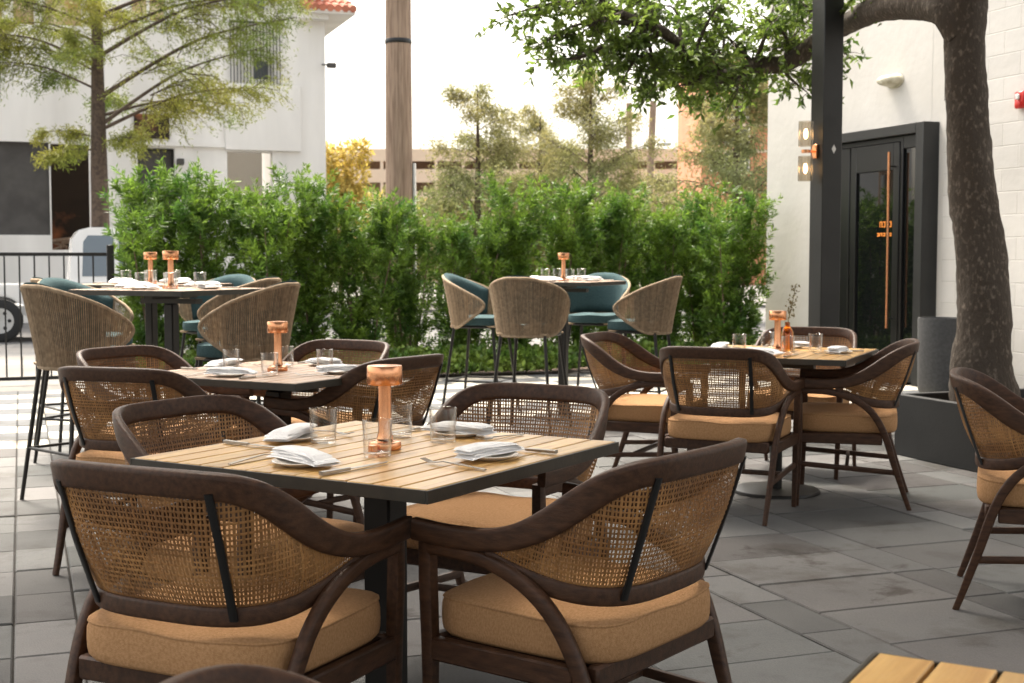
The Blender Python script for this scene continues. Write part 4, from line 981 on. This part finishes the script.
for z,az,ln,rise in ((132,R(8),3.1,.28),(128,R(-5),3.4,.45),(118,R(15),2.6,.1),(100,R(5),3.9,.42),(75,R(170),1.8,.3),(92,R(185),2.0,.25),(60,R(-10),3.6,.3),(68,R(180),2.4,.25),(45,R(160),2.2,.2),(40,R(10),3.2,.25),(30,R(200),2.3,.15),(20,R(-5),3.4,.15),(5,R(170),2.5,.2),(0,R(5),3.2,.2),(-20,R(0),3.4,.1),(-25,R(180),2.6,.1),(-50,R(10),3.0,.1),(-60,R(190),2.4,.1),(140,R(190),1.0,.1),(110,R(95),1.5,.2),(70,R(-90),1.6,.2),(40,R(-80),1.8,.2),(10,R(-100),1.8,.2),(25,R(80),2,.2),(145,R(-30),1.2,0),(152,R(170),1.1,-.1)): cyl(z,az,ln,rise)
feathery('cypress_tree','feathery yellow-green bald cypress in front of the white building at left',((102-512)/1335*dT,dT,-.2),8.6,.19,lim,M['leaf_cypress'],85,.10,.019,spreadz=.06,group=None)
def randlimbs(h,n,ln,z0=.3):
    out=[]
    for k in range(n): f=z0+(1-z0)*(k+.5)/n; out.append((h*f,rng.uniform(0,6.28),ln*(1.15-f)*rng.uniform(.7,1.1),rng.uniform(.15,.6)))
    return out
for (x,ty,d,ln,n,m,l) in ((478,92,38,3.8,26,'leaf_far','pale feathery tree right of the wooden utility pole'),(590,72,36,3.4,30,'leaf_far','taller feathery tree with a dark straight trunk in the middle distance'),(540,118,42,3.8,22,'leaf_far','low yellowish tree between the two taller feathery trees'),(735,70,30,3.0,30,'leaf_far','thin feathery tree in front of the orange brick building')):
    h=1.242+.3+(259-ty)/1335*d
    feathery('feathery_tree',l,((x-512)/1335*d,d,-.3),h,.14,randlimbs(h,n,ln,.28),M[m],40,.13,.03,spreadz=.13)
# low shrubs / yellow tree beyond hedge
def bush(name,label,x,y0,d,h,r,m,n=5200):
    t=empty(name,((x-512)/1335*d,d,-.2)); tag(t,label,'tree' if h>3 else 'bush','far street planting')
    MB().tube([(0,0,0),(0,0,h*.5)],[.09,.05],8).build('trunk',M['bark_light'],t)
    cl=[(rng.normal(0,r*.45),rng.normal(0,r*.35),h*rng.uniform(.35,.9)) for _ in range(26)]
    P=[];D=[]
    for c_ in cl:
        q=rng.normal(0,1,(n//26,3)); q/=np.linalg.norm(q,axis=1,keepdims=True); P.append(np.array(c_)+q*r*.36*rng.uniform(.5,1.1,(len(q),1))); D.append(q+rng.normal(0,.5,q.shape))
    leaves_mesh('crown',np.concatenate(P),np.concatenate(D),.16,.08,M[m],t)
bush('yellow_tree','golden yellow tree beside the white building corner',341,150,40,5.2,1.0,'leaf_yellow')
bush('yellow_tree','golden yellow bush behind the base of the utility pole',378,180,44,3.6,1.3,'leaf_yellow')
for (x,h,l) in ((440,3.2,'olive bush right of the utility pole beyond the hedge'),(520,3.3,'olive bush under the low yellowish tree beyond the hedge'),(610,3.4,'olive bush under the thin poles beyond the hedge'),(680,3.2,'olive bush left of the brick building beyond the hedge')): bush('street_bush',l,x,0,40,h,2.0,'leaf_far',7000)
